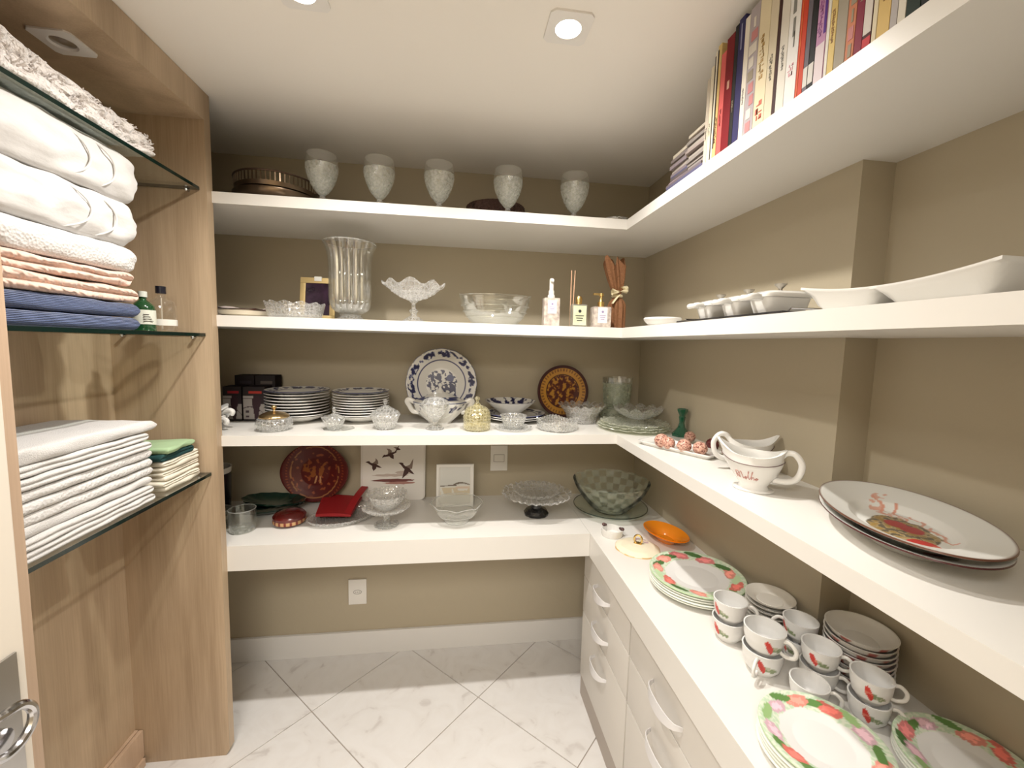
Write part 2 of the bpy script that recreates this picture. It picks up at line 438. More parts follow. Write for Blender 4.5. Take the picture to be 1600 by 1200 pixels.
# unlit square spot in the wardrobe top
sp = thing('wardrobe_spotlight', 'unlit square white spotlight set in the wardrobe top', 'lamp', (-.918, 1.175, 2.176))
hs, ri = .045, .027
outr = [sq(2*pi*k/n+1e-9) for k in range(n)]; inn = [(ri*cos(2*pi*k/n), ri*sin(2*pi*k/n)) for k in range(n)]
rows = [[(x, y, 0) for x, y in outr], [(x, y, -.004) for x, y in outr], [(x, y, -.005) for x, y in inn], [(x*.85, y*.85, -.001) for x, y in inn]]
part('frame', M().grid(4, n, lambda a, b: rows[a][b], closev=True), MATS['fixture_white'], sp, smooth=0)
part('lamp_reflector', M().lathe([(0, -.004), (.006, -.0045), (.010, -.003), (.018, -.0015), (.023, -.001)], 24), SATIN, sp)

# ================================================================ WHITE SHELVES
def lshelf(zb, zt, label):
    poly = [(XL, YS), (XS, YS), (XS, -.05), (XR, -.05), (XR, YCOL), (XB, YCOL), (XB, YB), (XL, YB)]
    return single('wall_shelf', label, 'shelf', M().prism(poly, zt-zb, 'z', zb), WHITE, smooth=0)
lshelf(S1B, S1T, 'topmost white wall shelf, holding the books and frosted goblets')
lshelf(S2B, S2T, 'second white wall shelf from the top, holding the tall glass vase')
lshelf(S3B, S3T, 'third white wall shelf from the top, holding the blue rimmed plates')
ct = M().box(XL, XS4-.0008, YS4, YB, .728, S4T).box(XL, XS4-.0008, YS4, YS4+.022, S4B, .728)
single('countertop', 'white desk-height counter along the back wall above the wall outlet', 'countertop', ct, WHITE, smooth=0)
ct = M().box(XS4, XR, -.05, YCOL, .728, S4T).box(XS4, XB, YCOL, YB, .728, S4T).box(XS4, XS4+.014, -.05, YS4+.02, S4B, .728)
single('countertop', 'white counter over the drawers along the right wall', 'countertop', ct, WHITE, smooth=0)

# ================================================================ DRAWER CABINETS
def handle_mesh(wd_):
    m = M(); nn = 17
    def pt(i, j):
        u = -1+2*i/(nn-1); d = .034*sqrt(max(0, 1-abs(u)**2.2))+.001
        hh = .006+.012*(1-u*u)
        th = .0012
        zz = (hh, hh, -hh, -hh)[j]; xx = (-d-th, -d+th, -d+th, -d-th)[j]
        return (xx, u*wd_/2, zz)
    m.grid(nn, 4, pt, closev=True); m.f.append((0, 1, 2, 3)); m.f.append(tuple((nn-1)*4+k for k in (3, 2, 1, 0))); m.mi += [0, 0]
    return m
FX = .548
cabs = [(1.167, 1.632, .125, 'far white cabinet with three small bow-handled drawers beside the knee space'),
        (.697, 1.163, .15, 'middle white cabinet with wide bow-handled drawers under the right counter'),
        (-.04, .693, .15, 'white drawer cabinet at the near end of the right counter')]
for y0, y1, hw, lb in cabs:
    cb = thing('drawer_cabinet', lb, 'cabinet', (FX, (y0+y1)/2, 0), 0, 'white drawer cabinets under the right counter')
    o = (-FX, -(y0+y1)/2, 0)
    part('body', M().box(FX+.018, XB-.002, y0, y1, .09, .7275), CABM, cb, loc=o, smooth=0)
    part('toe_kick', M().box(FX+.004, XB-.002, y0, y1, 0, .0899), pbr('toe_kick', (.40, .35, .31), .5), cb, loc=o, smooth=0)
    for z0, z1, zh in ((.541, .674, .593), (.384, .5385, .447), (.095, .3815, .305)):
        d = part('drawer', M().box(FX, FX+.018, y0+.002, y1-.002, z0+.001, z1-.001, .0008), CABM, cb, loc=o)
        h_ = part('handle', handle_mesh(hw), pbr('handle_grey', (.74, .73, .74), .3, metal=.25), d, 'pale metallic bow pull', loc=(FX, (y0+y1)/2, zh))

# ================================================================ WALL PLATES
t = thing('light_switch', 'white wall switch plate under the third shelf', 'switch', (.2095, YB, .955))
plm = pbr('switch_plastic', (.78, .76, .72), .35)
part('plate', M().box(-.041, .041, -.008, 0, -.062, .062, .002), plm, t)
part('rocker_surround', M().box(-.026, .026, -.0086, -.008, -.018, .018), pbr('switch_gap', (.30, .28, .26), .5), t)
part('rocker', M().box(-.024, .024, -.0112, -.0087, -.016, .016, .001), plm, t)
t = thing('wall_outlet', 'white wall socket plate low on the back wall', 'outlet', (-.4515, YB, .3125))
part('plate', M().box(-.041, .041, -.008, 0, -.0615, .0615, .002), plm, t)
q = M(); ring = [(.014*cos(2*pi*k/20)*1.3, -.0085, .010*sin(2*pi*k/20)) for k in range(20)]; q.tube(ring, .0015, 6, closed=True)
for dx in (-.008, 0, .008): q.tube([(dx, -.008, 0), (dx, -.0095, 0)], .0025, 8)
part('socket', q, pbr('socket_grey', (.42, .40, .38), .4), t, 'grey socket holes')
# ================================================================ SHELF 1: tray, goblets, flat basket, books
random.seed(7)
def bar_ring(m, r, z0, z1, n, w_, t_, sy=1.0):
    for k in range(n):
        a = 2*pi*k/n; c, s_ = cos(a), sin(a)
        vs = []
        for z in (z0, z1):
            for dr, dt in ((-t_, -w_), (t_, -w_), (t_, w_), (-t_, w_)):
                vs.append(((r+dr)*c-dt*s_, ((r+dr)*s_+dt*c)*sy, z))
        m.add(vs, [(0, 1, 2, 3), (7, 6, 5, 4), (0, 4, 5, 1), (1, 5, 6, 2), (2, 6, 7, 3), (3, 7, 4, 0)])
DARKB = pbr('dark_bronze', (.10, .062, .045), .35, metal=.6)
t = thing('gallery_tray', 'tarnished round metal tray stack with pierced gallery rim on the top shelf', 'tray', (-.672, 1.735, S1T))
part('tray_base', M().lathe(vessel([(0, .0), (.10, .0), (.115, .012), (.135, .022), (.146, .040), (.146, .052)], .003), 64), BRONZE, t)
part('tray_body', M().lathe(vessel([(0, .053), (.120, .053), (.136, .060), (.140, .074)], .003), 64), BRONZE, t)
gm = M(); bar_ring(gm, .140, .074, .104, 60, .0022, .001)
part('gallery', gm, BRONZE, t, 'pierced band')
part('rim', M().tube([(.141*cos(2*pi*k/64), .141*sin(2*pi*k/64), .106) for k in range(64)], .0035, 8, closed=True), DARKB, t, 'dark rolled rim')

def scal(n, amp): return lambda t_, k, r, z: (r*(1+amp*cos(n*t_)), z)
gob_bowl = curve([(.006, .034), (.014, .038), (.031, .058), (.046, .090), (.0535, .120), (.0525, .150), (.0485, .170)], 5)
def goblet(x, lab):
    t = thing('goblet', lab, 'goblet', (x, 1.60, S1T), 0, 'frosted goblets on the top shelf')
    part('bowl', M().lathe(vessel([(0, .033)]+gob_bowl[:-8], .0018), 36), FROST, t, 'frosted leaf-patterned lower bowl')
    part('rim_band', M().lathe(vessel(gob_bowl[-9:], .0018)[:-1], 36), GLASS, t, 'clear wavy rim')
    part('foot', M().lathe([(0, 0), (.034, 0), (.034, .003), (.012, .008), (.006, .014), (.0055, .020), (.011, .026), (.008, .0325), (0, .0326)], 28), CRYSTAL, t)
    return t
gx = [-.474, -.280, -.070, .181, .434]
gl_ = ['frosted goblet at the left end of the row, beside the gallery tray', 'frosted goblet second from the gallery tray',
       'frosted goblet in the middle of the row of five', 'frosted goblet in front of the dark woven mat', 'frosted goblet at the right end of the row, nearest the books']
for x, l in zip(gx, gl_): goblet(x, l)
dk = M().lathe(resample([(0, 0), (.11, 0), (.125, .05), (.122, .098), (.118, .100), (.10, .094), (0, .092)], .008), 72, lambda t_, k, r, z: (r*(1+.012*cos(36*t_+k*pi)), z))
single('woven_basket', 'dark woven round basket lying behind the goblets on the top shelf', 'basket', dk, pbr('dark_wicker', (.06, .025, .018), .6, bump=('voronoi', 90, .8, .01)), (.155, 1.82, S1T))
single('glass_coaster', 'small glass dish near the inner corner of the top shelf', 'dish', M().lathe(vessel([(0, 0), (.03, 0), (.046, .006), (.05, .018)], .002), 32), PRESSED, (.60, 1.60, S1T))

# books: (y_far, y_near, height, depth, colour, style, label)
BK = [
 (1.064, 1.051, .215, .16, (.62, .55, .45), 0, 'thin grey-beige booklet standing beside the lying magazines'),
 (1.050, 1.037, .235, .18, (.80, .72, .55), 0, 'slim cream paperback standing second from the lying magazines'),
 (1.036, 1.026, .262, .19, (.86, .80, .66), 1, 'pale cream book between the slim cream paperback and the yellow-black one'),
 (1.025, 1.011, .270, .19, (.72, .53, .22), 2, 'book with a yellow and black spine left of the coral one'),
 (1.009, .991, .240, .17, (.70, .13, .12), 0, 'bright coral red book with a tall narrow spine'),
 (.990, .962, .262, .20, (.20, .008, .012), 3, 'thick dark red book beside the coral spine'),
 (.961, .949, .270, .19, (.02, .018, .016), 0, 'thin black book between dark red and navy books'),
 (.948, .927, .275, .20, (.035, .03, .11), 4, 'navy blue book with glossy spine'),
 (.926, .911, .262, .19, (.84, .78, .68), 0, 'white paperback right of the navy book'),
 (.910, .880, .268, .20, (.45, .40, .42), 5, 'book with a blue and pink flowered spine'),
 (.879, .847, .265, .20, (.80, .70, .48), 6, 'cream book with ochre and red lettering'),
 (.846, .824, .268, .20, (.72, .64, .48), 0, 'beige book between the lettered cream and the thin brown one'),
 (.823, .815, .255, .19, (.05, .015, .012), 0, 'thin dark brown book with red dots'),
 (.814, .793, .272, .20, (.78, .74, .66), 0, 'off-white book left of the white one with a grey figure'),
 (.792, .765, .282, .21, (.86, .85, .83), 7, 'broad white book with a grey figure on its spine'),
 (.764, .748, .282, .21, (.62, .06, .02), 8, 'bright orange-red book beside the broad white one'),
 (.747, .737, .272, .20, (.16, .14, .17), 9, 'dark grey photo book with a white lower end'),
 (.736, .724, .272, .20, (.01, .01, .01), 9, 'black book beside the lilac one'),
 (.723, .703, .280, .20, (.56, .30, .50), 10, 'lilac book with purple edge'),
 (.702, .696, .278, .20, (.84, .82, .76), 0, 'narrow white book between lilac and yellow'),
 (.695, .683, .280, .20, (.76, .58, .22), 11, 'mustard yellow book with brown lettering'),
 (.682, .662, .270, .20, (.40, .36, .29), 12, 'grey-brown book with black vertical lettering'),
 (.661, .646, .266, .20, (.62, .24, .13), 5, 'terracotta coloured illustrated book'),
 (.645, .632, .280, .20, (.26, .03, .06), 0, 'plain maroon book right of the terracotta one'),
 (.631, .617, .262, .20, (.08, .02, .02), 13, 'dark red and white banded book'),
 (.616, .609, .272, .20, (.78, .70, .52), 0, 'narrow cream book beside the golden yellow one'),
 (.608, .589, .278, .20, (.74, .53, .20), 11, 'golden yellow book with orange lettering'),
 (.588, .578, .268, .20, (.50, .47, .47), 0, 'grey book right of the golden yellow one'),
 (.577, .566, .262, .20, (.76, .72, .62), 0, 'pale book beside the dark green pair'),
 (.565, .546, .276, .20, (.015, .03, .02), 0, 'dark green book at the near end of the row'),
 (.545, .532, .276, .20, (.012, .015, .014), 0, 'black book at the very near end of the row, cut by the frame'),
]
PAGE = pbr('paper_pages', (.80, .74, .62), .8, bump=('wave', 200, .3, .002, (1, 1, .02)))
def spine_deco(t, st, w_, h, c):
    def d(name, y0, y1, z0, z1, c, lab=None):
        part(name, M().box(-.0006, .0, y0, y1, z0, z1), pbr('print_%.2f_%.2f_%.2f' % c, tuple(v*.85 for v in c), .6, spec=.2), t, lab, smooth=0)
    a = w_/2*.92
    def txt(s_, size, c, z, yo=0):
        me = text_mesh(s_, size); me.transform(Matrix.Rotation(pi/2, 4, 'X')); me.transform(Matrix.Rotation(-pi/2, 4, 'Z')); me.transform(Matrix.Rotation(pi/2, 4, 'X'))
        me.transform(Matrix.Translation((-.0007, yo, z)))
        me.materials.clear(); me.materials.append(pbr('ink_%.2f_%.2f_%.2f' % c, c, .5))
        part('spine_lettering', me, None, t)
    def marks(n_, size, c, z, yo=0):
        """lettering too small to read in the photograph: a line of short uneven strokes"""
        q = M(); rn = random.Random(n_*7+int(z*1000)); zz = z
        for k in range(n_):
            l = size*rn.uniform(.35, .62)
            for a_ in range(rn.choice((2, 3))):
                y_ = yo+size*rn.uniform(-.45, .30); q.box(-.0007, 0, y_, y_+size*.16, zz, zz+l)
            y_ = rn.choice((-.45, -.1, .3))*size+yo; q.box(-.0007, 0, y_, y_+size*.4, zz+l*.1, zz+l*.3)
            zz += l*1.35
        part('spine_lettering', q, pbr('ink_%.2f_%.2f_%.2f' % c, c, .5), t, smooth=0)
    random.seed(int(h*1000)+st)
    if st == 1: d('spine_stripe', a*.2, a*.9, .005, h-.01, (.05, .04, .03))
    if st == 2: d('spine_stripe', a*.35, a, .03, h-.01, (.03, .02, .02)); marks(14, w_*.5, (.15, .05, .03), h*.15, -a*.3)
    if st == 0 and w_ > .012: marks(10, w_*.35, tuple(.25*v for v in c) if sum(c) > .6 else (.5, .42, .3), h*.3)
    if st == 3: d('spine_mark', -a*.3, a*.3, h*.55, h*.62, (.6, .35, .25)); 
    if st == 4: d('spine_mark', -a*.2, a*.2, h*.75, h*.95, (.30, .30, .45))
    if st == 5:
        for k in range(9):
            z = .01+h*.9*k/9; c_ = random.choice([(.05, .08, .35), (.6, .25, .25), (.75, .70, .62), (.35, .30, .22)])
            d('spine_picture', -a+random.random()*a*.7, a*random.random(), z, z+h*.075, c_)
    if st == 6: marks(11, w_*.42, (.40, .24, .06), h*.38); marks(3, w_*.7, (.50, .08, .03), h*.07)
    if st == 7:
        for (y, z, ww, hh) in ((.1, .60, .30, .16), (.0, .45, .22, .12), (.25, .72, .16, .06), (-.15, .38, .1, .1)):
            d('spine_picture', (y-ww)*a, (y+ww)*a, h*z, h*(z+hh), (.24, .24, .22))
        marks(3, w_*.45, (.6, .25, .3), h*.2)
    if st == 8: d('spine_stripe', a*.35, a*.6, .0, h, (.75, .18, .06))
    if st == 9: d('spine_label', -a, a, .015, h*.18, (.72, .70, .66))
    if st == 10: d('spine_stripe', -a, -a*.5, h*.3, h, (.10, .03, .28)); d('spine_label', -a, a, .0, h*.25, (.80, .70, .74)); marks(14, w_*.4, (.30, .08, .30), h*.3, a*.3)
    if st == 11: marks(14, w_*.5, (.32, .16, .03), h*.2)
    if st == 12: txt('GREEN ODESSA'[6:], w_*.75, (.01, .01, .01), h*.72)
    if st == 13: d('spine_label', -a, a, h*.1, h*.5, (.75, .70, .66)); d('spine_label', -a, a, h*.03, h*.08, (.6, .05, .06))
for (ya, yb, h, dp, c, st, lab) in BK:
    w_ = ya-yb; yc = (ya+yb)/2; h = min(h, .285)
    t = thing('book', lab, 'book', (.627, yc, S1T), 0, 'books standing on the top shelf')
    c = tuple(v*.85 for v in c); cm = pbr('cover_%.3f_%.3f_%.3f' % c, c, .6, spec=.2)
    q = M(); q.box(0, .0016, -w_/2, w_/2, 0, h, .0007); q.box(.0016, dp, -w_/2, -w_/2+.0014, 0, h); q.box(.0016, dp, w_/2-.0014, w_/2, 0, h)
    part('cover', q, cm, t, smooth=0)
    part('page_block', M().box(.002, dp-.004, -w_/2+.0015, w_/2-.0015, .003, h-.004), PAGE, t, smooth=0)
    spine_deco(t, st, w_, h, c)
# lying magazines: two piles leaning on each other beside the standing books
random.seed(3)
mc = [(.20, .17, .17), (.30, .27, .25), (.12, .10, .10), (.36, .30, .28), (.10, .10, .18), (.42, .38, .34), (.24, .20, .22), (.16, .13, .14)]
def pile(y0, y1, n, th, z0, top, where, w0):
    z = z0
    for k in range(n):
        jx = random.uniform(-.006, .006); jy = random.uniform(-.006, .006); tt = th*random.uniform(.8, 1.2)
        c = top if k == n-1 else random.choice(mc)
        lab = '%s magazine from the top of the %s' % (ORD[n-1-k], where) if n-1-k else 'topmost magazine of the %s' % where
        t = thing('magazine', lab, 'magazine', (w0+jx, (y0+y1)/2+jy, z), random.uniform(-.03, .03), 'magazines lying on the top shelf')
        ly = (y1-y0)/2; q = M(); q.box(0, .21, -ly, ly, 0, .0006); q.box(0, .21, -ly, ly, tt-.0010, tt-.0004); q.box(-.0006, 0, -ly, ly, 0, tt-.0004)
        part('cover', q, pbr('cover_%.3f_%.3f_%.3f' % c, c, .35), t, smooth=0)
        part('page_block', M().box(.001, .208, -ly+.001, ly-.001, .0006, tt-.001), PAGE, t, smooth=0)
        z += tt
    return z
pile(1.072, 1.262, 4, .008, S1T, (.34, .26, .30), 'wide bottom pile', .634)
pile(1.170, 1.262, 9, .0085, S1T+.034, (.66, .60, .50), 'rear pile beside the corner', .642)
pile(1.072, 1.165, 11, .0085, S1T+.034, (.62, .56, .46), 'front pile leaning on the standing books', .640)

# ================================================================ SHELF 2
t = thing('napkin_dish', 'low cream saucer at the left end of the second shelf, holding a folded paper napkin', 'dish', (-.765, 1.66, S2T))
part('saucer', M().lathe(vessel([(0, 0), (.055, 0), (.08, .008), (.088, .022)], .004), 48), CREAMP, t)
nm = M(); NX = 16
def nap(i, j):
    u, v = i/(NX-1), j/(NX-1); x = -.095+.17*u; y = -.05+.10*v
    return (x, y, .030+.016*noise.noise(Vector((x*22, y*22, 1)))+.012*max(0, u-.6))
nm.grid(NX, NX, nap); q2 = [(v[0], v[1], v[2]-.003) for v in nm.v]; o = len(nm.v); ff = list(nm.f)
nm.add(q2, [tuple(reversed(f)) for f in ff])
nk = single('paper_napkin', 'crumpled pinkish printed napkin lying in the cream saucer', 'napkin', nm, MATTEP, (-.77, 1.655, S2T), .1,
            paint=lambda x, y, z: ((.25, .01, .02) if (x > .035 and abs(y+.02) < .022) else ((.52, .44, .42) if noise.noise(Vector((x*40, y*40, 2))) > .05 else (.70, .63, .58))))
cb = M().lathe(vessel([(0, 0), (.078, 0), (.088, .006), (.100, .054)], .005), 48, lambda t_, k, r, z: (r*(1+.02*cos(12*t_)), z+(.004*cos(12*t_) if z > .05 else 0)))
single('crystal_bowl', 'low straight-sided cut crystal bowl in front of the gold picture frame', 'bowl', cb, CRYSTAL, (-.580, 1.625, S2T))
t = thing('photo_frame', 'small gold picture frame holding a dark purple photo', 'picture frame', (-.547, 1.755, S2T), 0)
q = M()
for a in ((-.066, .066, .150, .172), (-.066, .066, 0, .022), (-.066, -.046, .022, .150), (.046, .066, .022, .150)): q.box(a[0], a[1], -.006, .006, a[2], a[3], .002)
rt = (math.radians(-9), 0, 0)
part('frame', q, pbr('pale_gold', (.62, .47, .22), .35, metal=.55), t, rot=rt)
part('photo', M().box(-.046, .046, -.002, .003, .022, .150), pbr('dark_photo', (.030, .014, .030), .15, var=(22, .8)), t, rot=rt)
part('clip', M().box(-.014, .014, -.008, .008, .158, .176, .002), pbr('pale_clip', (.72, .72, .68), .3), t, 'pale clip at the top', rot=rt)
part('easel_back', M().box(-.012, .012, 0, .004, 0, .13), DARKB, t, rot=(math.radians(-22), 0, 0), loc=(0, .035, 0))
# ribbed vase
vp = curve([(.040, .030), (.060, .044), (.070, .075), (.071, .13), (.071, .20), (.075, .25), (.087, .285), (.091, .292)], 5)
def rib(n_, a_): return lambda t_, k, r, z: (r*(1+a_*abs(sin(n_*t_/2))), z)
t = thing('glass_vase', 'tall clear vase with vertical ribs and a flared rim', 'vase', (-.407, 1.70, S2T))
part('bowl', M().lathe(vessel([(0, .026)]+vp, .004), 96, rib(16, .10)), glass('ribbed_glass', (.96, .965, .95), .03, .04, None, .35), t)
part('foot', M().lathe([(0, 0), (.052, 0), (.054, .006), (.044, .014), (.036, .022), (.040, .0255), (0, .0258)], 40), CRYSTAL, t)
part('rim', M().tube([(.0935*cos(2*pi*k/48), .0935*sin(2*pi*k/48), .293) for k in range(48)], .0022, 8, closed=True), glass('rim_glass', (.95, .96, .94), .3, .02), t)
# pedestal compote
t = thing('compote', 'footed pressed glass compote with a wavy flared bowl', 'compote', (-.165, 1.66, S2T))
def wav(t_, k, r, z):
    f = max(0, (r-.04)/.075); return (r*(1+.05*f*cos(4*t_)), z+.011*f*f*cos(8*t_)-.004*f)
part('bowl', M().lathe(vessel(resample([(0, .083), (.02, .084), (.05, .095), (.082, .118), (.100, .140), (.114, .150)], .008), .003), 72, wav), glass('pressed_compote', (.93, .93, .92), .24, .08, ('voronoi', 60, 1.0), .3), t)
part('stem', M().lathe([(0, 0), (.046, 0), (.046, .004), (.030, .016), (.014, .026), (.010, .034), (.018, .046), (.008, .054), (.008, .074), (.018, .0825), (0, .0826)], 32), CRYSTAL, t)
# oval bowl
ob = M().lathe(vessel(resample([(0, 0), (.075, 0), (.088, .004), (.120, .042), (.135, .080), (.142, .108)], .012), .004), 72,
               lambda t_, k, r, z: (r*(1+(.006 if int(z/.021) % 2 else 0)), z+(.012*max(0, abs(cos(t_))-.9)*10*(z/.108)**2)))
ob.v = [(x, y*.62, z) for x, y, z in ob.v]
for zz, rr in ((.030, .113), (.052, .126), (.074, .1345), (.112, .141)): ob.tube([(rr*cos(2*pi*k/60), rr*.62*sin(2*pi*k/60), zz) for k in range(60)], .0018, 6, closed=True)
single('oval_glass_bowl', 'wide oval clear bowl with stepped horizontal bands', 'bowl', ob, glass('stepped_glass', (.955, .965, .94), .035, .03, None, .3), (.148, 1.66, S2T))

def bottle(name, lab, cat, loc, w_, d_, h_, neck, mat_label, body_mat, rz=0):
    t = thing(name, lab, cat, loc, rz)
    part('body', M().box(-w_/2, w_/2, -d_/2, d_/2, 0, h_, min(w_, d_)*.16), body_mat, t)
    return t
marb = pbr('marbled_wrap', (.70, .62, .54), .3, var=(55, .5, (1, 1, 1), (.30, .24, .22)))
lbm = pbr('lilac_label', (.78, .74, .76), .5)
def label_part(t, w_, z0, z1, d_, mt, lab=None, motif=(.30, .25, .45)):
    p = part('label', M().box(-w_/2, w_/2, -d_/2-.0008, -d_/2, z0, z1), mt, t, lab, smooth=0)
    h_ = z1-z0
    part('label_mark', M().lathe([(0, 0), (w_*.12, 0), (w_*.12, .0005), (0, .0005)], 16), pbr('mark_%.2f' % motif[0], motif, .5), p, loc=(0, -d_/2-.0008, z0+h_*.72), rot=(pi/2, 0, 0))
    q = M()
    for k in range(3): q.box(-w_*(.32-.06*k), w_*(.32-.06*k), -d_/2-.0012, -d_/2-.0008, z0+h_*(.46-.12*k), z0+h_*(.50-.12*k))
    part('label_lettering', q, pbr('mark_%.2f' % motif[0], motif, .5), p, smooth=0)
t = bottle('spray_bottle', 'round-shouldered spray bottle with marbled wrap and white pump', 'bottle', (.358, 1.60, S2T), .062, .045, .108, 0, None, marb)
label_part(t, .034, .048, .098, .045, lbm, 'pale lilac label')
part('collar', M().lathe([(0, .108), (.014, .108), (.014, .118), (.011, .120), (.011, .136), (0, .136)], 24), pbr('white_plastic', (.78, .75, .70), .35), t)
part('nozzle', M().lathe([(0, .136), (.008, .136), (.0085, .176), (.006, .182), (0, .182)], 20).box(-.006, .006, -.016, 0, .168, .178, .002), MATS['white_plastic'], t)
t = bottle('diffuser_bottle', 'square reed diffuser bottle with a green label and gold neck', 'bottle', (.468, 1.60, S2T), .060, .036, .088, 0, None, glass('bottle_glass', (.80, .82, .72), .2, .02))
label_part(t, .052, .008, .082, .036, pbr('green_label', (.66, .70, .46), .5, var=(30, .2)), 'yellow-green label', (.03, .03, .03))
part('neck', M().lathe([(0, .088), (.012, .088), (.0125, .112), (.010, .118), (0, .118)], 24), GOLD, t)
t = thing('reed_sticks', 'pair of pale wooden reed sticks standing left of the diffuser bottle', 'reed sticks', (.446, 1.625, S2T))
for dx, a in ((-.004, .02), (.004, .045)):
    part('stick', M().tube([(dx, 0, 0), (dx+a*.25, .02, .224)], .0022, 8), pbr('reed', (.62, .38, .24), .6), t)
t = bottle('soap_dispenser', 'square marbled soap dispenser with a gold pump', 'bottle', (.557, 1.60, S2T), .072, .050, .082, 0, None, marb)
label_part(t, .038, .018, .078, .050, lbm, 'pale lilac label')
part('pump', M().lathe([(0, .082), (.013, .082), (.013, .100), (.008, .102), (.005, .112), (.005, .122), (.009, .124), (.009, .134), (0, .135)], 24).box(-.032, .004, -.005, .005, .126, .134, .002), GOLD, t)
# brown wrapped bundle
t = thing('wrapped_bundle', 'brown crepe-wrapped bottle tied with a cream ribbon, flaring at the top', 'wrapped bottle', (.645, 1.66, S2T), .1)
crepe = pbr('brown_crepe', (.23, .10, .04), .75, bump=('noise', 160, .7, .006))
def crk(t_, k, r, z):
    f = max(0, (z-.125)/.15); return (r*(1+.10*cos(9*t_)+f*.35*cos(3*t_+1)), z+f*.020*cos(5*t_))
cr = M().lathe(vessel(resample([(0, 0), (.034, 0), (.034, .095), (.028, .112), (.014, .128), (.013, .138), (.024, .165), (.033, .215), (.038, .268)], .008), .0015), 64, crk)
cr.v = [(x-.18*max(0, z-.13), y, z) for x, y, z in cr.v]
part('wrapping', cr, crepe, t)
rb = pbr('cream_ribbon', (.74, .66, .44), .6)
bow = M()
for sx in (-1, 1):
    bow.grid(10, 7, lambda i, j: (sx*(.004+.032*sin(pi*i/9)*.9) + .0, -.020-.012*sin(2*pi*j/6), .150+sx*.012*(i/9)+.014*sin(pi*i/9)*cos(2*pi*j/6)+.006*i/9), closev=True)
bow.tube([(.0, -.02, .138), (-.02, -.03, .120), (-.035, -.03, .100)], .006, 8, flat=.3)
bow.tube([(.017*cos(2*pi*k/20), .017*sin(2*pi*k/20), .133) for k in range(20)], .006, 8, closed=True)
part('ribbon_bow', bow, rb, t, 'cream ribbon bow')

single('white_bowl', 'small shallow white bowl near the corner of the second shelf', 'bowl',
       M().lathe(vessel(curve([(0, 0), (.030, 0), (.050, .010), (.062, .024), (.060, .030)], 4), .004), 48), PLATEM, (.694, 1.362, S2T))
# ramekins on a slate tray
st_ = pbr('slate', (.02, .018, .018), .3)
tr = thing('slate_tray', 'long dark serving tray under the three white casseroles', 'tray', (.722, .922, S2T))
part('board', M().box(-.065, .065, -.135, .28, .004, .010, .002), st_, tr)
for y in (-.122, .265):
    part('handle', M().tube([(-.04, y, .010), (-.04, y+math.copysign(.008, y), .016), (.04, y+math.copysign(.008, y), .016), (.04, y, .010)], .0022, 8), CHROME, tr)
def casserole(y, lab):
    t = thing('mini_casserole', lab, 'casserole', (.728, y, S2T+.0102), 0, 'mini casseroles on the second shelf')
    q = M()
    def sup(t_, hx, hy):
        c, s_ = cos(t_), sin(t_); return (hx*math.copysign(abs(c)**.45, c), hy*math.copysign(abs(s_)**.45, s_))
    lv_ = [(0, .30), (.002, .84), (.020, .94), (.034, 1.0), (.036, 1.07), (.041, 1.07), (.041, .94), (.034, .92), (.006, .78), (.006, .2)]
    q.grid(len(lv_), 40, lambda i, j: (*[a for a in sup(2*pi*j/40, .058*lv_[i][1], .036*lv_[i][1])], lv_[i][0]), closev=True)
    q.f.append(tuple(range(40))[::-1]); q.f.append(tuple(len(q.v)-40+k for k in range(40))); q.mi += [0, 0]
    part('pot', q, PLATEM, t)
    lv2 = [(.0412, .98), (.045, .98), (.050, .80), (.053, .3)]
    q = M(); q.grid(4, 40, lambda i, j: (*sup(2*pi*j/40, .058*lv2[i][1], .036*lv2[i][1]), lv2[i][0]), closev=True)
    q.f.append(tuple(range(40))[::-1]); q.f.append(tuple(len(q.v)-40+k for k in range(40))); q.mi += [0, 0]
    ld_ = part('lid', q, PLATEM, t)
    part('knob', M().lathe([(0, .052), (.004, .053), (.004, .058), (.012, .066), (.013, .069), (0, .070)], 16), pbr('pewter_knob', (.38, .35, .30), .35, metal=.9), ld_, 'pewter lid knob')
    part('handle', M().tube(curve([(-.056, .016, .036), (-.078, .017, .037), (-.088, .010, .034), (-.088, -.010, .034), (-.078, -.017, .037), (-.056, -.016, .036)], 5), .0055, 10, flat=1.2), PLATEM, t)
casserole(1.098, 'white lidded mini casserole nearest the corner')
casserole(.985, 'middle one of the three white lidded mini casseroles')
casserole(.880, 'white lidded mini casserole next to the long wavy dish')
# long wavy double dish
NU, NV = 57, 13
def dish_top(u, v):
    c = .045 if u < 0 else .055
    uu = abs(u); edge = min(1-abs(v), (1-uu)*2.2, 3*abs(u+.06) if abs(u+.06) < .4 else 1)
    d = min(1, max(0, edge)/.52)
    d = d*d*(3-2*d)
    rimz = .046-.016*(1-u*u)+.0*u
    return rimz*(1-d)+.0055
def dishp(off):
    def f(i, j):
        u = -1+2*i/(NU-1); v = -1+2*j/(NV-1); x = v*.062; y = -u*.152
        return (x, y, dish_top(u, v)+off)
    return f
dd = M().grid(NU, NV, dishp(-.0045)); dd.grid(NU, NV, dishp(0))
bnd = [(i, 0) for i in range(NU)]+[(NU-1, j) for j in range(1, NV)]+[(i, NV-1) for i in range(NU-2, -1, -1)]+[(0, j) for j in range(NV-2, 0, -1)]
for a, b in zip(bnd, bnd[1:]+bnd[:1]):
    ia, ib = a[0]*NV+a[1], b[0]*NV+b[1]; dd.f.append((ia, ib, ib+NU*NV, ia+NU*NV)); dd.mi.append(0)
single('divided_dish', 'long white double-hollow serving dish with a wavy rim', 'dish', dd, PLATEM, (.722, .594, S2T-.001), 0, smooth=60)
